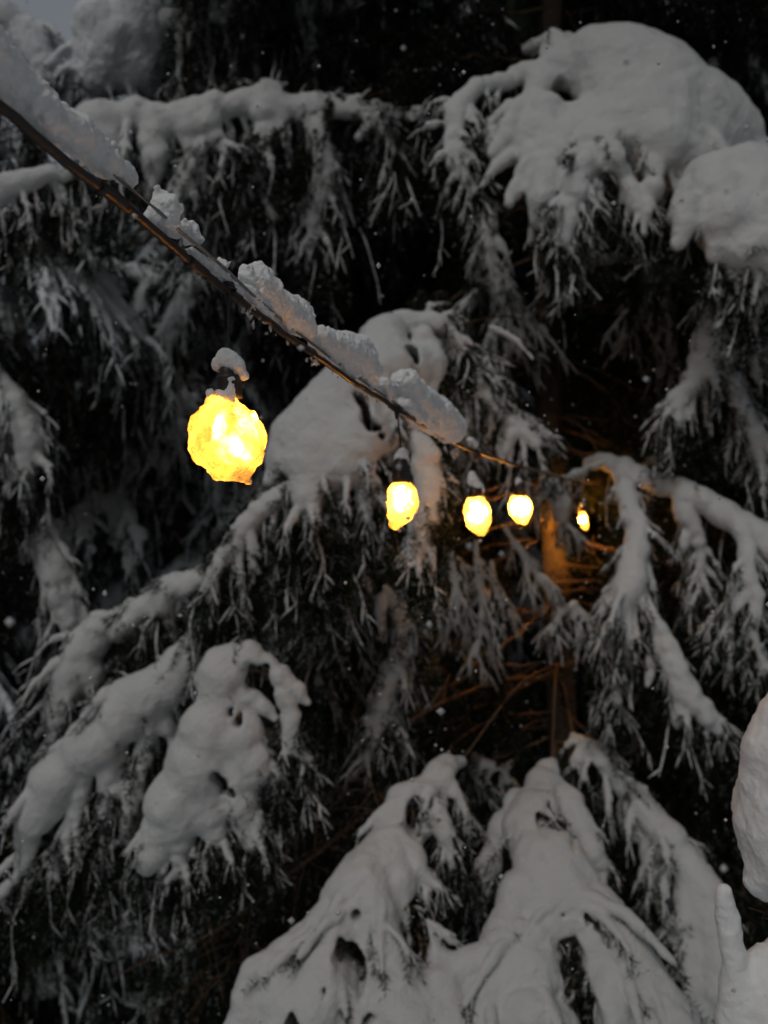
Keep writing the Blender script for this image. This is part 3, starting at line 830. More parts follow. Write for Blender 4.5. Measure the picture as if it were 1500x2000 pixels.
# --- fish-bone fronds right of it
hero(MAIN, 2.5, [
    [(850, 650, 10), (890, 690, 16), (925, 735, 15), (965, 790, 13), (1010, 835, 14), (1045, 865, 12)],
    [(915, 740, 10), (905, 800, 8), (915, 850, 7), (920, 900, 5)], [(1000, 850, 14), (985, 885, 11), (975, 905, 5)], [(880, 690, 9), (940, 700, 7), (985, 760, 4)], [(960, 640, 6), (1000, 660, 7), (1040, 700, 4)],
], [(0, dict(every=28, len=85, r=6.5, ang=42)), (1, dict(every=20, len=45, r=5, ang=40)), (3, dict(every=22, len=45, r=4, ang=40))], hang=(260, .04, .16, .35), k=.5, rs=.003)
hero(MAIN, 3.1, [[(960, 420, 18), (955, 470, 16), (965, 540, 11), (990, 610, 9), (1005, 680, 4)], [(930, 570, 6), (905, 600, 6), (880, 640, 3)]], [(0, dict(every=26, len=110, r=7, ang=35, droop=.4, k=.4)), (1, dict(every=18, len=50, r=4.5, ang=40))], hang=(200, .05, .18, .3), k=.5)
hero(MAIN, 2.7, [
    [(850, 1045, 6), (880, 1090, 8), (890, 1150, 8), (893, 1210, 4)], [(930, 1060, 6), (935, 1120, 8), (940, 1190, 7), (930, 1280, 6)], [(985, 1030, 6), (1020, 1080, 7), (1055, 1130, 7), (1092, 1182, 5)],
    [(960, 1100, 5), (970, 1150, 6), (985, 1200, 3)], [(800, 1040, 6), (830, 1120, 6), (840, 1190, 3)], [(1120, 1180, 8), (1095, 1200, 6), (1075, 1240, 3)], [(1120, 1180, 8), (1150, 1215, 7), (1170, 1270, 4)], [(1120, 1185, 6), (1128, 1250, 4), (1124, 1310, 3)],
], [(0, dict(every=24, len=46, r=5, ang=40, sub=0)), (1, dict(every=28, len=55, r=5, ang=38, sub=0)), (2, dict(every=34, len=42, r=5, ang=38, sub=0)), (3, dict(every=26, len=33, r=4, ang=38)), (4, dict(every=26, len=50, r=4.5, ang=40, sub=0)), (5, dict(every=24, len=26, r=4, ang=40)), (6, dict(every=26, len=33, r=4.5, ang=40))],
    hang=(150, .03, .12, .3), k=.45, rs=.0025, per_m=300, rise=.2)
# short sprays in front of the far bulb
hero(MAIN, 2.8, [[(1180, 900, 9), (1120, 930, 8), (1075, 955, 12), (1040, 985, 5)], [(1075, 948, 16), (1088, 965, 20), (1095, 985, 20), (1098, 1003, 17), (1104, 1022, 10), (1118, 1034, 5)]], [(0, dict(every=26, len=32, r=4.5, ang=40)), (1, dict(every=24, len=20, r=5, ang=35))], hang=(60, .02, .06, .2), k=.5, rs=.0025)
# --- hanging frond centre (700-830, 1150-1490)
hero(MAIN, 2.2, [
    [(755, 1150, 8), (780, 1195, 14), (790, 1240, 22), (775, 1290, 24), (755, 1340, 20), (742, 1400, 20), (725, 1455, 13), (708, 1495, 6)], [(770, 1180, 8), (810, 1190, 8), (832, 1235, 4)], [(775, 1350, 14), (775, 1410, 10), (785, 1460, 5)], [(745, 1170, 12), (745, 1215, 12), (750, 1250, 6)],
], [(0, dict(every=17, len=62, r=6, ang=30, droop=.3)), (2, dict(every=20, len=40, r=5, ang=30))], hang=(300, .04, .17, .4), k=.5, rs=.003)

# --- left lower: two diagonal boughs
hero(NEARL, 2.35, [
    [(410, 1120, 10), (380, 1135, 22), (330, 1155, 26), (290, 1190, 30), (250, 1215, 26), (200, 1235, 30), (160, 1280, 32), (130, 1340, 34), (115, 1400, 28), (112, 1460, 12)],
    [(370, 1160, 16), (385, 1195, 10), (400, 1220, 5)], [(320, 1180, 18), (330, 1220, 10), (345, 1250, 5)],
    [(170, 1300, 26), (190, 1350, 16), (180, 1400, 10)],
], [(0, dict(every=30, len=85, r=10, ang=60, sides='L', droop=.9)), (0, dict(every=44, len=50, r=8, ang=40, sides='R', droop=.9))], hang=(520, .05, .26, .35), trunklimb=False)
hero(NEARL, 2.0, [
    [(500, 1190, 30), (460, 1175, 34), (430, 1225, 42), (375, 1285, 44), (310, 1340, 46), (240, 1400, 48), (175, 1460, 48), (115, 1525, 44), (70, 1590, 36), (50, 1650, 24)],
    [(300, 1400, 30), (285, 1450, 16), (275, 1485, 8)], [(310, 1390, 26), (335, 1440, 12), (345, 1480, 6)],
    [(215, 1450, 30), (215, 1540, 22), (195, 1600, 14), (190, 1650, 8)], [(215, 1530, 22), (265, 1540, 18), (285, 1480, 14)], [(265, 1545, 22), (258, 1600, 22), (250, 1650, 14)], [(160, 1520, 24), (150, 1590, 18), (120, 1650, 10), (100, 1700, 6)],
    [(70, 1640, 14), (40, 1700, 12), (0, 1745, 14), (-30, 1780, 12)], [(60, 1620, 18), (50, 1680, 14), (80, 1720, 6)], [(490, 1200, 26), (520, 1240, 20), (535, 1275, 10)],
], [(3, dict(every=28, len=60, r=9, ang=32)), (5, dict(every=24, len=50, r=8, ang=32)), (6, dict(every=26, len=60, r=8, ang=32)), (1, dict(every=24, len=50, r=8, ang=30)), (2, dict(every=24, len=50, r=8, ang=30)), (0, dict(every=60, len=90, r=13, ang=60, sides='L', droop=.9)), (7, dict(every=26, len=40, r=6, ang=50, sides='R'))],
    hang=(900, .04, .24, .4), vox=.005, trunklimb=False, rs=.003, k=.4, grow=.95)
hero(NEARL, 1.85, [
    [(430, 1290, 30), (480, 1285, 30), (430, 1320, 40), (425, 1390, 52), (400, 1450, 58), (370, 1520, 62), (340, 1590, 54), (310, 1640, 42), (290, 1690, 24)],
    [(470, 1290, 28), (520, 1300, 24), (570, 1340, 22), (600, 1370, 10)], [(555, 1350, 22), (568, 1400, 20), (572, 1450, 18), (590, 1475, 6)],
    [(440, 1400, 46), (480, 1450, 50), (500, 1500, 38), (530, 1510, 14)], [(450, 1500, 48), (470, 1560, 40), (490, 1620, 30), (495, 1655, 16)], [(400, 1560, 50), (420, 1620, 30), (430, 1660, 14)],
    [(350, 1640, 34), (350, 1680, 18), (345, 1710, 8)], [(470, 1350, 26), (510, 1380, 20), (535, 1400, 10)],
], [(2, dict(every=20, len=50, r=8, ang=28)), (4, dict(every=28, len=50, r=9, ang=30)), (3, dict(every=30, len=60, r=9, ang=35)), (5, dict(every=24, len=50, r=8, ang=32)), (6, dict(every=20, len=44, r=7, ang=30)), (0, dict(every=50, len=70, r=10, ang=30, sides='L'))],
    hang=(620, .04, .18, .35), vox=.0046, trunklimb=False, rs=.003, k=.4, grow=.86, holes=[(498, 1322, 16, 1.84), (512, 1316, 14, 1.84), (425, 1515, 10, 1.82), (440, 1532, 12, 1.82), (452, 1545, 8, 1.82), (470, 1400, 9, 1.85), (455, 1385, 8, 1.85)])
hero(NEARL, 3.6, [[(40, 1500, 12), (70, 1560, 16), (30, 1600, 10)], [(120, 1780, 14), (200, 1800, 24), (270, 1850, 20)], [(300, 1800, 14), (380, 1830, 24), (420, 1890, 14)], [(60, 1860, 14), (100, 1930, 22)], [(450, 1700, 10), (430, 1760, 22), (410, 1800, 12)], [(250, 1950, 12), (320, 1960, 20)]],
     [(i, dict(every=24, len=70, r=8, ang=50)) for i in range(6)], hang=(900, .08, .35, .3), snow=M_SNOW_FAR, trunklimb=False, fr=.10)

# --- bottom centre: two great tents of snow
hero(MAIN, 1.75, [
    [(900, 1488, 12, 2.1), (872, 1495, 20, 2.05), (840, 1540, 34, 2.0), (800, 1560, 30, 1.95), (770, 1640, 44, 1.88), (730, 1700, 56, 1.8), (690, 1760, 56), (650, 1830, 52, 1.7), (640, 1900, 60, 1.65), (610, 1980, 70, 1.6), (600, 2060, 70, 1.55)],
    [(870, 1510, 22, 2.0), (895, 1560, 14, 1.97), (915, 1590, 6, 1.95)], [(850, 1570, 26, 1.95), (870, 1640, 18, 1.9), (880, 1680, 7, 1.88)],
    [(790, 1650, 40, 1.85), (820, 1700, 22, 1.8), (850, 1730, 9, 1.78)], [(760, 1700, 50, 1.8), (790, 1770, 26, 1.76), (835, 1840, 20, 1.72), (860, 1870, 14, 1.7)],
    [(720, 1750, 56), (745, 1830, 50, 1.7), (770, 1910, 56, 1.65), (790, 2000, 70, 1.6)], [(850, 1875, 26, 1.7), (900, 1885, 32, 1.68), (950, 1870, 40, 1.68), (1010, 1830, 44, 1.72)],
    [(620, 1835, 22, 1.7), (575, 1850, 34, 1.68), (530, 1880, 40, 1.65), (490, 1925, 36, 1.62), (478, 2000, 40, 1.6)], [(560, 1880, 44, 1.66), (540, 1960, 50, 1.6), (530, 2040, 50, 1.58)],
    [(700, 1900, 60, 1.66), (700, 2000, 70, 1.6)], [(860, 1930, 55, 1.66), (880, 2020, 70, 1.6)], [(780, 1560, 30, 1.95), (760, 1600, 24, 1.92)], [(840, 1600, 24, 1.93), (800, 1640, 26, 1.9)],
], [(0, dict(every=50, len=70, r=14, ang=60, sides='R', droop=.8)), (4, dict(every=30, len=60, r=9, ang=30)), (1, dict(every=18, len=32, r=5, ang=30)), (2, dict(every=20, len=40, r=6, ang=30)), (3, dict(every=20, len=45, r=7, ang=30))] + [(i, dict(every=46, len=110, r=15, ang=26, droop=.5, front=.75, k=.35, jit=.5)) for i in (0, 5, 8, 9, 10)],
    holes=[(668, 1828, 12, 1.68), (680, 1848, 15, 1.68), (694, 1866, 17, 1.68), (708, 1884, 12, 1.68), (585, 1955, 16, 1.62), (596, 1978, 17, 1.62), (697, 1750, 9, 1.78), (800, 1586, 18, 1.93), (806, 1790, 14, 1.72), (815, 1815, 17, 1.72), (825, 1838, 14, 1.72), (640, 1888, 7, 1.66), (715, 1968, 8, 1.62), (725, 1962, 8, 1.62)],
    hang=(520, .04, .16, .3), vox=.0046, rs=.003, rise=.1, k=.45, grow=.84)
hero(MAIN, 1.8, [
    [(1078, 1490, 10, 2.2), (1068, 1510, 24, 2.15), (1055, 1560, 42, 2.05), (1040, 1620, 50, 1.95), (1070, 1680, 58, 1.88), (1110, 1740, 60, 1.82), (1160, 1800, 58, 1.76), (1220, 1870, 56, 1.7), (1280, 1940, 54, 1.65), (1330, 2020, 50, 1.6)],
    [(1090, 1540, 30, 2.08), (1125, 1600, 34, 2.0), (1155, 1660, 30, 1.95), (1175, 1720, 18, 1.92)], [(1010, 1560, 24, 2.05), (985, 1610, 26, 2.0), (960, 1650, 18, 1.97), (940, 1700, 14, 1.95), (925, 1740, 8, 1.94)],
    [(1050, 1680, 50, 1.86), (1020, 1750, 52, 1.8), (1000, 1820, 56, 1.74), (975, 1880, 56, 1.7), (950, 1950, 60, 1.65), (930, 2040, 70, 1.6)],
    [(1085, 1740, 60, 1.8), (1050, 1820, 56, 1.74), (1040, 1900, 56, 1.68), (1030, 1990, 70, 1.62)], [(1150, 1810, 44, 1.74), (1160, 1870, 30, 1.7), (1140, 1930, 18, 1.68)],
    [(1200, 1890, 44, 1.68), (1190, 1950, 50, 1.64), (1200, 2030, 56, 1.6)], [(1250, 1940, 50, 1.66), (1265, 2030, 56, 1.6)], [(1080, 1980, 50, 1.63), (1110, 2040, 40, 1.6)], [(1100, 1800, 30, 1.74), (1105, 1850, 18, 1.7)],
], [(2, dict(every=24, len=46, r=8, ang=35)), (1, dict(every=34, len=40, r=9, ang=40)), (5, dict(every=20, len=40, r=8, ang=40))] + [(i, dict(every=46, len=110, r=15, ang=26, droop=.5, front=.75, k=.35, jit=.5)) for i in (0, 3, 4, 6, 8)],
    holes=[(1100, 1835, 12, 1.72), (1112, 1852, 15, 1.71), (1124, 1870, 14, 1.70), (1118, 1890, 13, 1.69), (1132, 1912, 13, 1.68), (1145, 1935, 12, 1.67), (1150, 1965, 16, 1.64), (1158, 1995, 16, 1.62), (1135, 1770, 8, 1.78), (1150, 1782, 9, 1.77), (1163, 1800, 8, 1.76), (1085, 1762, 7, 1.8), (1040, 1566, 11, 2.04), (1054, 1560, 9, 2.04), (1097, 1613, 8, 1.96), (1040, 1955, 7, 1.66), (1055, 1975, 9, 1.66), (1030, 1835, 8, 1.76)],
    hang=(480, .04, .16, .3), vox=.0046, rs=.003, rise=.14, k=.45, grow=.84)
hero(MAIN, 2.5, [
    [(1120, 1440, 10, 2.7), (1160, 1470, 16), (1200, 1520, 16), (1235, 1560, 24), (1275, 1600, 24, 2.45), (1320, 1660, 30, 2.4), (1360, 1720, 32, 2.35), (1385, 1790, 34, 2.3), (1400, 1860, 36, 2.25), (1395, 1930, 24, 2.2)],
    [(1225, 1580, 18), (1230, 1630, 14), (1210, 1590, 8)], [(1275, 1620, 24), (1280, 1690, 22, 2.4), (1265, 1760, 10, 2.38)], [(1345, 1740, 28, 2.35), (1335, 1790, 20, 2.3), (1300, 1830, 9, 2.3)],
    [(1370, 1810, 24, 2.3), (1345, 1880, 18, 2.25), (1350, 1940, 10, 2.22)], [(1150, 1470, 10), (1135, 1500, 8), (1145, 1520, 5)], [(1380, 1900, 26, 2.25), (1370, 1980, 24, 2.2), (1380, 2050, 20, 2.2)],
], [(0, dict(every=40, len=70, r=9, ang=45)), (2, dict(every=28, len=50, r=8, ang=32)), (3, dict(every=24, len=45, r=7, ang=32)), (4, dict(every=24, len=45, r=7, ang=32))], hang=(420, .05, .2, .3), rise=.12)
hero(MAIN, 2.9, [[(960, 1495, 10), (925, 1490, 12), (935, 1540, 6)], [(1000, 1490, 8), (985, 1500, 9), (990, 1530, 4)]], [(0, dict(every=14, len=34, r=4, ang=60)), (1, dict(every=14, len=34, r=4, ang=60))], hang=(120, .04, .15, .3), rise=.1)


# --- bare brown limbs near the trunk and the thin sweeping one at lower left of it
def bare(tree, d, lines, hang, snow=.25, per_m=260, r=3):
    B = Bough(.006)
    for s in lines:
        w = resample(px_pts([(p[0], p[1], p[2] * .72 if len(p) > 2 else r, p[3] if len(p) > 3 else d) for p in s], d), .03)
        w[:, :3] += rng.normal(size=(len(w), 3)) * .002
        B.wood.append(w)
        for a, b in zip(w[:-1:2], w[1::2]): B.tw.append([*a[:3], *b[:3]])
    B.hang(hang, .04, .16, snow, .003, .35)
    # twiggy side shoots
    base = np.vstack(B.wood[:len(lines)])
    for q in range(hang // 5):
        p = base[rng.integers(0, len(base))]
        l = rng.uniform(.05, .2); dv = rng.normal(size=3) * [1, .6, .5] + [0, 0, -.5]; dv /= np.linalg.norm(dv)
        e = p[:3] + dv * l
        B.wood.append(np.array([[*p[:3], .0018], [*(p[:3] + dv * l * .5 + [0, 0, .01]), .0014], [*e, .0008]]))
    B.build(tree, per_m=per_m, frost_share=.08)


bare(MAIN, 3.0, [[(1085, 1450, 9, 3.22), (1082, 1480, 8, 2.7), (1072, 1515, 7, 2.2)], [(1085, 1390, 4, 3.2), (980, 1400, 3.5, 3), (900, 1440, 3, 2.8), (860, 1490, 2.5, 2.6)], [(1090, 1330, 5, 3.2), (1000, 1325, 5, 3.1), (905, 1355, 6, 2.9), (840, 1385, 5, 2.7), (790, 1425, 3, 2.6)],
                 [(1090, 1375, 4, 3.2), (1140, 1425, 4, 3), (1200, 1490, 4, 2.8), (1260, 1540, 3, 2.7)], [(1070, 1440, 3, 2.9), (1000, 1470, 2.5, 2.8), (960, 1485, 2, 2.7)], [(1085, 1445, 3, 2.9), (1120, 1465, 2, 2.8)]], 60, .3)
bare(MAIN, 3.15, [[(1060, 1137, 3.5), (1110, 1136, 3.5), (1165, 1133, 2)], [(1060, 1198, 3), (1010, 1190, 2.5), (975, 1182, 2)], [(1090, 1100, 2.5), (1180, 1112, 2)], [(1085, 1160, 2), (1150, 1150, 1.5), (1190, 1158, 1)], [(1080, 1300, 3), (1160, 1290, 2), (1230, 1320, 2)], [(1090, 930, 3), (1160, 940, 2.5), (1240, 925, 2)], [(1090, 965, 3), (1020, 940, 2.5), (940, 960, 2)],
                  [(1085, 870, 4), (1180, 890, 4), (1300, 880, 3)], [(1085, 600, 4), (960, 640, 3), (900, 700, 2)], [(1085, 700, 4), (1180, 760, 3), (1230, 830, 2)], [(1085, 1020, 2.5), (1150, 1075, 2), (1210, 1130, 1.5)]], 230, .12, 330)
bare(MAIN, 2.1, [[(760, 1560, 5, 2.3), (700, 1600, 6), (620, 1665, 7), (560, 1710, 7), (490, 1770, 6), (430, 1810, 5), (350, 1850, 4), (250, 1890, 3)], [(760, 1540, 3, 2.3), (690, 1545, 3), (640, 1580, 2.5)], [(520, 1860, 3), (470, 1830, 3), (440, 1900, 2)], [(720, 1520, 3), (740, 1580, 3), (700, 1590, 2)], [(480, 1780, 3), (470, 1850, 2.5), (490, 1900, 2)]], 330, .3, 300)

# ---- unlit inner boughs that close the crown of the two front trees
random.seed(11)
for (tree, R, zs) in ((MAIN, 1.5, np.arange(.6, 6.2, .26)), (LEFT, 1.1, np.arange(.6, 5.4, .3)), (RIGHT_T, 1.3, np.arange(.6, 6, .3)), (NEARL, 1.2, np.arange(.6, 5, .3))):
    tx, ty, _ = tree.location
    cam_az = math.atan2(-ty, -tx)
    for z in zs:
        for k in range(4):
            az = cam_az + random.choice((-1, 1)) * random.uniform(.9, 2.6)
            sn = 0 if tree is MAIN else .4
            if tree is LEFT and z > 4.2: continue
            put_bough(tree, random.randrange(7), (0, 0, z), az, R * random.uniform(.7, 1.05), random.uniform(-.1, .3), random.random() < sn)

# ---- unseen crown boughs added above the frame to shade what hangs below
for (tree, R, z0, z1) in ((MAIN, 2.0, 6.9, 9.0), (RIGHT_T, 2.0, 6.9, 9.0)):
    tx, ty, _ = tree.location
    cam_az = math.atan2(-ty, -tx)
    z = z0
    while z < z1:
        for k in range(5):
            az = cam_az + (k - 2) * .42 + random.uniform(-.15, .15)
            put_bough(tree, random.choice((0, 2, 4, 5)), (0, 0, z + random.uniform(-.1, .1)), az, R * random.uniform(.8, 1.1) * (1 - (z - z0) * .1), random.uniform(-.15, .05), True)
        z += .42

# ================================================================== STRING LIGHT
CAB = [(-150, 85), (-80, 142), (0, 207), (130, 316), (250, 407), (330, 474), (390, 525), (470, 588), (590, 676), (690, 746), (775, 797), (850, 846), (900, 872), (933, 884), (1017, 912), (1085, 930), (1140, 945), (1170, 952)]


def cab_depth(x): return 513.0 / (1300 - x) if x < 1085 else 2.386 + (x - 1085) * .0082


cab = np.array([[*P(x, y, cab_depth(x)), .0031] for x, y in CAB])
cabr = resample(cab, .012)
cabr[:, :3] += rng.normal(size=(len(cabr), 3)) * .0004
root = empty('light_cable', cab[0, :3]); tag(root, 'brown rubber string light cable with thin steel wire running diagonally across the picture', 'cable')
off = np.array(root.location)
V, F = tubes([cabr], 14)
link('cable_sheath', np_mesh('cable_sheath', V - off, [F]), M_CABLE, root)
wire = np.array([[*P(x, y, cab_depth(x) + (.012 if x < 150 else -.005 if 250 < x < 620 else .004)), .0013] for x, y in [(-150, 20), (-80, 80), (0, 150), (120, 252), (255, 368), (310, 413), (355, 455), (400, 491), (445, 530), (495, 577), (560, 632), (640, 694), (720, 752), (775, 789), (850, 838), (900, 866), (1017, 908), (1170, 950)]])
V, F = tubes([resample(wire, .02)], 8)
link('steel_wire', np_mesh('steel_wire', V - off, [F]), M_WIRE, root)
# cast ridges where cable joins are moulded
for (x, y) in [(222, 386), (388, 524)]:
    i = np.argmin(np.linalg.norm(cabr[:, :3] - P(x, y, cab_depth(x)), axis=1))
    seg = cabr[i - 1:i + 2].copy(); seg[:, 3] = .0042
    V, F = capped([resample(seg, .004)], 12)
    link('cable_joint', np_mesh('cable_joint', V - off, [F]), M_CABLE, root)
# ice beads frozen to the underside
ic = []
V_, F_ = [], []; o_ = 0
for (x, y, r) in [(475, 602, 5), (483, 610, 7), (492, 622, 7), (497, 632, 5), (488, 600, 6), (507, 618, 5), (517, 628, 5), (530, 640, 5), (536, 652, 4), (545, 640, 4), (549, 655, 2.5), (601, 700, 6), (612, 704, 7), (622, 706, 5), (585, 680, 3), (560, 668, 4),
                  (70, 282, 3), (128, 330, 3), (190, 385, 4), (255, 430, 3), (270, 440, 3), (380, 530, 5), (391, 538, 4), (355, 505, 3), (660, 735, 3), (700, 768, 4), (716, 776, 5), (735, 784, 4), (650, 726, 3), (820, 838, 3), (850, 862, 4), (870, 876, 5), (888, 884, 8), (640, 708, 3)]:
    d = cab_depth(x) - .002
    c = P(x, y, d); rr = r * d / FPX
    n1 = rng.integers(2, 4)
    for q in range(n1):
        a = c + rng.normal(size=3) * rr * .5; b_ = a + np.array([rng.normal() * .3, rng.normal() * .3, -1]) * rr * rng.uniform(.5, 1.8)
        ic.append([*a, *b_, rr * rng.uniform(.4, .8), rr * rng.uniform(.15, .5), rr * .3])
V, Q = sdf_surface(ic, .0009, (), ((.004, .0006), (.0018, .0003)))
link('ice_beads', np_mesh('ice_beads', V - off, [Q], False), M_ICE, root, 'stuff')


def clump(name, pts, label, vox, amps, k=.7, mat=M_SNOW_NEAR, extra=(), dd=.006):
    caps = []
    for s in [pts] + list(extra):
        w = np.array([[*P(x, y, cab_depth(x) + dd), r * cab_depth(x) / FPX] for x, y, r in s])
        w = resample(w, max(.006, np.mean(w[:, 3]) * .5)) if len(w) > 1 else w
        w[:, :3] += rng.normal(size=(len(w), 3)) * w[:, 3:4] * .05
        w[:, 3] *= 1 + rng.normal(size=len(w)) * .03
        caps += chain(w, k)
        for q in range(int(7 * len(w))):                    # crumbs of snow stuck all over the mass
            b = w[rng.integers(0, len(w))]; dv = rng.normal(size=3); dv[2] = dv[2] * .8 + .25; dv /= np.linalg.norm(dv)
            rr = rng.uniform(.0011, .0030) * min(1, .4 + b[3] / .012)
            p = b[:3] + dv * (b[3] * rng.uniform(.86, .99))
            GID[0] += 1
            caps.append([*p, *(p + rng.normal(size=3) * rr * .6), rr, rr * .8, .0012, GID[0]])
    V, Q = sdf_surface(caps, vox, (), amps)
    c = V.mean(0)
    o = bpy.data.objects.new(name, np_mesh(name, V - c, [Q])); COL.objects.link(o); o.location = c; o.data.materials.append(mat)
    return tag(o, label, 'snow clump', 'snow clumps lying along the cable')


AM = ((.020, .0036), (.008, .0026), (.003, .0013), (.0013, .0005))
clump('snow_clump', [(-130, 0, 50), (-60, 74, 50), (10, 150, 46), (60, 198, 43), (110, 238, 40), (155, 272, 36), (195, 303, 29), (228, 328, 22)], 'long thick snow clump on the cable at upper left', .0010, AM, .4,
      extra=[[(150, 262, 34), (195, 296, 22), (226, 326, 20)], [(236, 332, 18), (252, 340, 15), (238, 352, 13)], [(20, 148, 34), (75, 210, 32), (130, 262, 26), (175, 300, 18), (210, 330, 12)]])
clump('snow_clump', [(314, 380, 15), (319, 403, 29), (322, 425, 32), (332, 448, 17), (341, 460, 7)], 'pointed egg shaped snow clump speared by the steel wire', .0008, AM, .5)
clump('snow_clump', [(368, 444, 15), (376, 456, 21), (382, 466, 15)], 'smallest round snow clump perched on the steel wire', .0008, AM, .5)
clump('snow_clump', [(372, 494, 7), (390, 505, 10), (410, 520, 11), (430, 534, 11), (450, 554, 11), (466, 572, 10)], 'thin strip of snow between the steel wire and the cable', .0008, ((.008, .0022), (.003, .0014), (.0015, .0006)), .4,
      extra=[[(424, 524, 8), (434, 514, 8), (444, 518, 6)]])
clump('snow_clump', [(488, 538, 22), (504, 556, 30), (526, 580, 30), (552, 604, 32), (576, 622, 32), (598, 640, 22)], 'crumbly double humped snow clump above the ice beads', .0009, AM, .4, extra=[[(478, 568, 10), (495, 590, 16), (520, 612, 15)], [(575, 590, 20), (590, 606, 20)], [(500, 528, 16), (512, 540, 18)]])
clump('snow_clump', [(620, 658, 18), (645, 672, 26), (672, 680, 32), (700, 694, 34), (716, 720, 26), (723, 748, 12)], 'curled snow clump on the cable just left of the gap', .0010, AM, .5, extra=[[(640, 684, 12), (665, 706, 12), (690, 724, 12)]])
clump('snow_clump', [(744, 748, 14), (752, 760, 17), (756, 778, 11)], 'small snow knob next to the black cable clamp', .0011, AM, .5)
clump('snow_clump', [(786, 742, 20), (798, 758, 28), (818, 780, 32), (842, 802, 34), (864, 822, 33), (880, 838, 27), (888, 852, 15)], 'sausage shaped snow clump at the far end of the cable', .0011, AM, .5, extra=[[(790, 790, 14), (815, 812, 16), (850, 835, 16)]])
clump('snow_clump', [(918, 860, 6), (924, 868, 8)], 'tiny snow blob on the cable above the third bulb', .0014, ((.006, .001),), .5)


# ---- bulbs
def bulb(px_x, y_top, y_neck, y_bot, d, label, ice, cap, socket, core, power, clamp, vox, clear=.35, icesize=.006, grain=170):
    """socket on a dropper, glass lamp, ice crust, snow cap"""
    rt = empty('festoon_bulb', P(px_x, y_top, d)); tag(rt, label, 'light bulb', 'glowing bulbs of the string light')
    off = np.array(rt.location); s = d / FPX
    W_ = lambda x, y, dd=0: P(x, y, d + dd)
    # dropper wire
    cx, cy = clamp
    pl = np.array([[*P(cx, cy, cab_depth(cx)), .0014], [*W_((cx + px_x) / 2 + 1, (cy + y_top) / 2), .0011], [*W_(px_x, y_top + 3), .0012]])
    V, F = tubes([resample(pl, .01)], 6); link('dropper_wire', np_mesh('dropper_wire', V - off, [F]), M_SOCKET, rt)
    # clamp on the cable
    c = P(cx, cy, cab_depth(cx)); q = .0095 * min(1.0, .6 + d * .1)
    prof = [(-.4, .15), (-.4, .7), (0, .85), (.25, .8), (.3, 1.05), (.6, 1.05), (.65, .6), (1.1, .5), (2.3, .28), (2.35, .1)]
    pr = np.array([[c[0], c[1], c[2] + .003 - h * q, r * q] for h, r in prof]); V, F = tubes([pr], 12)
    link('cable_clamp', np_mesh('cable_clamp', V - off, [F], False), M_SOCKET, rt)
    V, F = tubes([np.array([[c[0] - q * 1.6, c[1], c[2] + .004, q * .25], [c[0] - q * .3, c[1] - .002, c[2] - .001, q * .3], [c[0] + q * .9, c[1], c[2] - q * .5, q * .28], [c[0] + q * 1.8, c[1], c[2] - q * 1.0, q * .2]])], 6)
    link('clamp_wing', np_mesh('clamp_wing', V - off, [F]), M_SOCKET, rt)
    # socket: ribbed skirt
    st, sb, sr = socket
    prof = [(0, .2), (.02, .55), (.1, .7), (.3, .72), (.34, .95), (.42, 1.0), (.5, .93), (.58, 1.0), (.66, .93), (.74, 1.0), (.84, .95), (1.0, .98), (1.0, .7)]
    a, b_ = W_(px_x, st), W_(px_x + (core[0] - px_x) * .25, sb)
    pr = np.array([[*(a + (b_ - a) * h), r * sr * s] for h, r in prof]); V, F = tubes([pr], 20)
    link('socket', np_mesh('socket', V - off, [F]), M_SOCKET, rt)
    # glowing lamp inside
    x, y, r = core
    ca = [[*W_(x, y - r * .2), *W_(x, y + r * .2), r * s * .62, r * s * .66, .001]]
    ca.append([*W_(x + r * .45, y - r * .55), *W_(x + r * .5, y + r * .35), r * s * .22, r * s * .3, .001, 1]); ca[0].append(0)
    V, Q = sdf_surface(ca, r * s * .12, (), ((r * s * .8, r * s * .16),))
    link('lamp', np_mesh('lamp', V - off, [Q]), lamp_mat(power, r * s * .62), rt)
    # ice crust
    caps = []
    for line in ice:
        w = np.array([[*W_(p[0], p[1], (p[3] if len(p) > 3 else 0)), p[2] * s] for p in line])
        if len(w) == 1: w = np.vstack([w, w + [0, 0, -.0005, 0]])
        caps += chain(w, .35)
    V, Q = sdf_surface(caps, vox, (), ((icesize * 3, icesize * .30), (icesize, icesize * .27), (icesize * .35, icesize * .13)))
    link('ice_crust', np_mesh('ice_crust', V - off, [Q]), glow_ice_mat(clear, grain), rt)
    # snow cap
    caps = []
    for line in cap:
        w = np.array([[*W_(p[0], p[1], (p[3] if len(p) > 3 else 0)), p[2] * s] for p in line])
        if len(w) == 1: w = np.vstack([w, w + [0, 0, -.0005, 0]])
        caps += chain(w, .4)
    V, Q = sdf_surface(caps, vox, (), ((icesize * 2, icesize * .3), (icesize * .6, icesize * .2), (.002, .0006)))
    link('snow_cap', np_mesh('snow_cap', V - off, [Q]), M_SNOW_NEAR, rt)
    return rt


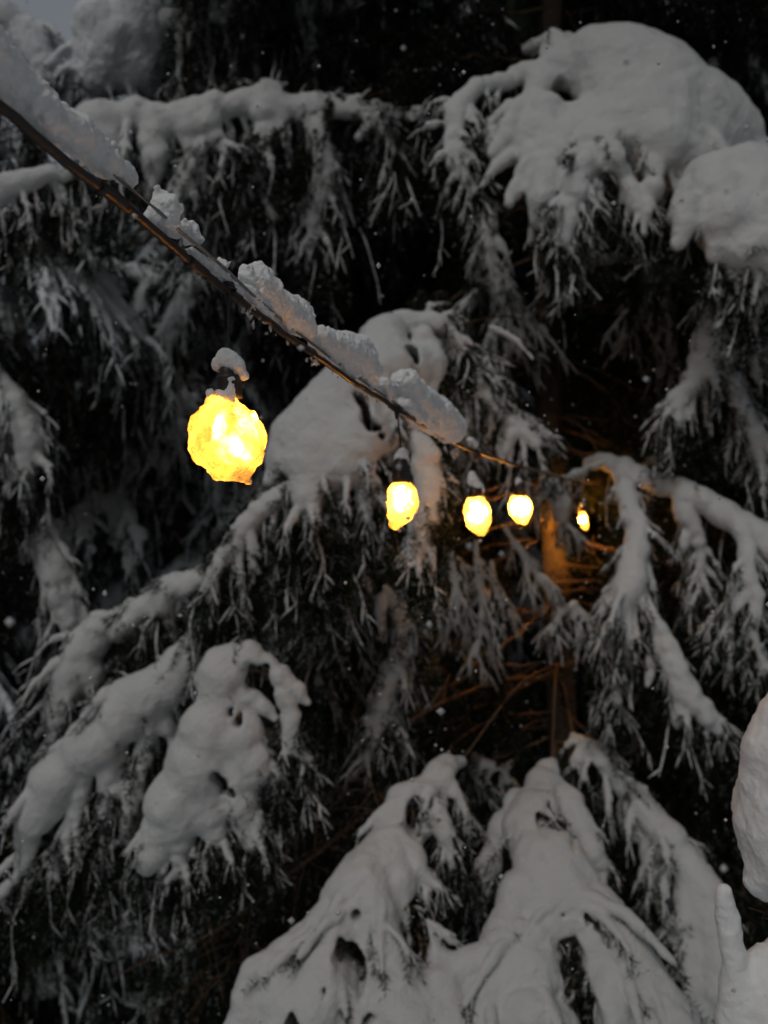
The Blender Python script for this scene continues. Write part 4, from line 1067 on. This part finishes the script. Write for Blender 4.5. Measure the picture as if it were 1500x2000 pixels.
bulb(446, 706, 770, 945, .60, 'largest glowing bulb crusted in lumpy ice nearest the camera',
     ice=[[(434, 785, 26), (436, 800, 36), (442, 840, 62), (447, 862, 66), (452, 880, 58)], [(398, 838, 26), (402, 870, 30), (420, 895, 24)], [(485, 850, 32), (486, 880, 30)], [(468, 900, 30), (478, 922, 19), (485, 938, 9), (489, 938, 7)], [(500, 868, 16), (496, 895, 14)], [(382, 860, 10), (390, 888, 12)], [(440, 905, 14), (425, 908, 12)], [(416, 792, 13), (412, 782, 8)]],
     cap=[[(430, 712, 14), (444, 706, 20), (462, 718, 17), (474, 732, 9)], [(438, 692, 10), (450, 700, 12)], [(478, 735, 5), (482, 738, 3)], [(452, 742, 9, -.006), (448, 760, 11, -.008), (440, 774, 12, -.008)], [(410, 770, 10), (414, 784, 13), (424, 790, 12)], [(428, 768, 10, -.006), (412, 768, 6)], [(450, 776, 12, -.008), (456, 790, 9, -.008)]],
     socket=(712, 778, 25), core=(458, 852, 68), power=85, clamp=(446, 566), vox=.0008, clear=.75, icesize=.008, grain=130)
bulb(783, 880, 935, 1038, 1.0, 'second bulb, hanging from the clearly visible black clamp',
     ice=[[(784, 948, 19), (785, 965, 28), (786, 982, 30), (783, 1000, 24)], [(778, 1012, 19), (774, 1022, 13)]], cap=[[(784, 892, 14), (785, 884, 10)], [(776, 898, 6), (792, 898, 6)]],
     socket=(892, 944, 19), core=(785, 974, 32), power=560, clamp=(775, 800), vox=.0013, clear=.55, icesize=.005)
bulb(928, 925, 965, 1048, 1.4, 'third bulb from the camera with a pointed snow cap',
     ice=[[(930, 984, 19), (932, 1000, 25), (934, 1016, 24)], [(938, 1028, 18), (941, 1034, 12)], [(920, 995, 14)]], cap=[[(922, 928, 8), (924, 938, 11), (932, 952, 12), (930, 962, 9)], [(938, 958, 8), (916, 958, 4)]],
     socket=(945, 972, 15), core=(932, 1001, 27), power=700, clamp=(929, 884), vox=.0017, clear=.55, icesize=.006)
bulb(1015, 935, 965, 1026, 1.8, 'fourth bulb, roundish with a small drip point, left of the trunk',
     ice=[[(1014, 980, 16), (1016, 992, 22), (1018, 1003, 18)], [(1021, 1016, 8), (1023, 1022, 4)]], cap=[[(1012, 938, 6), (1012, 943, 7)]],
     socket=(942, 970, 12), core=(1016, 991, 23), power=950, clamp=(1014, 912), vox=.002, clear=.55, icesize=.006)
bulb(1139, 985, 1000, 1040, 3.0, 'farthest visible bulb, small and amber, half hidden by twigs right of the trunk',
     ice=[[(1137, 1003, 6), (1139, 1014, 8), (1143, 1030, 6)]], cap=[[(1138, 986, 5)]],
     socket=(988, 1000, 7), core=(1138, 1014, 10), power=700, clamp=(1138, 945), vox=.003, clear=.4, icesize=.006)
bulb(1096, 974, 988, 1016, 3.06, 'bulb glowing behind the snowy spray against the upper trunk',
     ice=[[(1096, 993, 7), (1096, 1001, 9), (1097, 1010, 7)]], cap=[[(1096, 976, 5)]],
     socket=(976, 991, 11), core=(1096, 1001, 12), power=9500, clamp=(1096, 935), vox=.003, clear=.6, icesize=.006)



# ================================================================== NEAR SNOW AT RIGHT EDGE
def near_right():
    d = .80
    t = empty('snowy_sapling', P(1590, 2300, d)); tag(t, 'large out of focus snow laden sapling cut off by the right edge', 'sapling')
    off = np.array(t.location)
    V, F = tubes([resample(px_pts([(1600, 2400, 9), (1580, 1900, 8), (1570, 1790, 7), (1575, 1500, 5), (1600, 1250, 3)], d), .02)], 8)
    link('stem', np_mesh('stem', V - off, [F]), M_BARK, t)
    sh = [[(1640, 1300, 60), (1610, 1390, 95), (1592, 1490, 118), (1582, 1580, 132), (1572, 1650, 118), (1560, 1695, 72)], [(1490, 1690, 42), (1482, 1720, 30), (1490, 1745, 12)], [(1590, 1620, 125), (1620, 1660, 100)]]
    caps = sum([chain(resample(px_pts(s, d), .02), .5) for s in sh], [])
    V, Q = sdf_surface(caps, .0021, (), ((.06, .011), (.02, .0030), (.006, .0010), (.0035, .0007)))
    link('snow_load', np_mesh('snow_load', V - off, [Q]), M_SNOW_NEAR, t)
    sh = [[(1580, 1940, 70), (1500, 1905, 48), (1505, 1965, 66), (1500, 2060, 80)], [(1413, 1742, 11), (1424, 1790, 20), (1436, 1860, 26), (1440, 1940, 32), (1450, 2040, 45)], [(1600, 1960, 120), (1580, 2060, 140)]]
    caps = sum([chain(resample(px_pts(s, d), .02), .4) for s in sh], [])
    V, Q = sdf_surface(caps, .0021, (), ((.06, .011), (.02, .0030), (.006, .0010), (.0035, .0007)))
    link('snow_load', np_mesh('snow_load', V - off, [Q]), M_SNOW_NEAR, t)
    B = Bough(.01)
    for _ in range(40):
        a = P(rng.uniform(1495, 1560), 1795 + rng.normal() * 14, d + rng.uniform(.03, .07))
        e = a + rng.normal(size=3) * .012 + [.01, 0, 0]
        B.tw.append([*a, *e]); B.wood.append(np.array([[*a, .0012], [*e, .0006]]))
    V, F = tubes(B.wood, 4); link('twigs', np_mesh('twigs', V - off, [F]), M_WOOD, t, 'stuff')
    T = needles(B.tw, 500, .014, .0014); link('needles', np_mesh('needles', T - off, [tri_faces(len(T))], False), M_NEEDLE, t, 'stuff')


near_right()

# ================================================================== FALLING SNOW
def flakes():
    V, F, o = [], [], 0
    ico = np.array([[0, 0, 1], [1, 0, 0], [0, 1, 0], [-1, 0, 0], [0, -1, 0], [0, 0, -1]], float)
    fc = np.array([[0, 1, 2], [0, 2, 3], [0, 3, 4], [0, 4, 1], [5, 2, 1], [5, 3, 2], [5, 4, 3], [5, 1, 4]])
    for q in range(620):
        if q < 110: d = rng.uniform(.27, .55); r = rng.uniform(.0006, .0021)
        elif q < 300: d = rng.uniform(.9, 1.7); r = rng.uniform(.0016, .0032)
        else: d = rng.uniform(1.7, 3.0); r = rng.uniform(.0018, .0036)
        x, y = rng.uniform(-20, 1520), rng.uniform(-20, 2020)
        if q < 110 and (abs(x - 445) < 110 and abs(y - 840) < 150 or rng.random() < .3): continue
        c = P(x, y, d)
        V.append(c + ico * r * rng.uniform(.7, 1.2, (6, 1))); F.append(fc + o); o += 6
    link('falling_snow', np_mesh('falling_snow', np.vstack(V), [np.vstack(F)]), M_SNOW, None, 'stuff')


flakes()
bpy.data.objects['falling_snow']['label'] = 'small snowflakes drifting down in front of the spruces'
bpy.data.objects['falling_snow']['category'] = 'snowfall'
print('TRIS', sum(sum(len(p.vertices) - 2 for p in me.polygons) if len(me.polygons) < 2000 else len(me.loops) - 2 * len(me.polygons) for me in bpy.data.meshes))
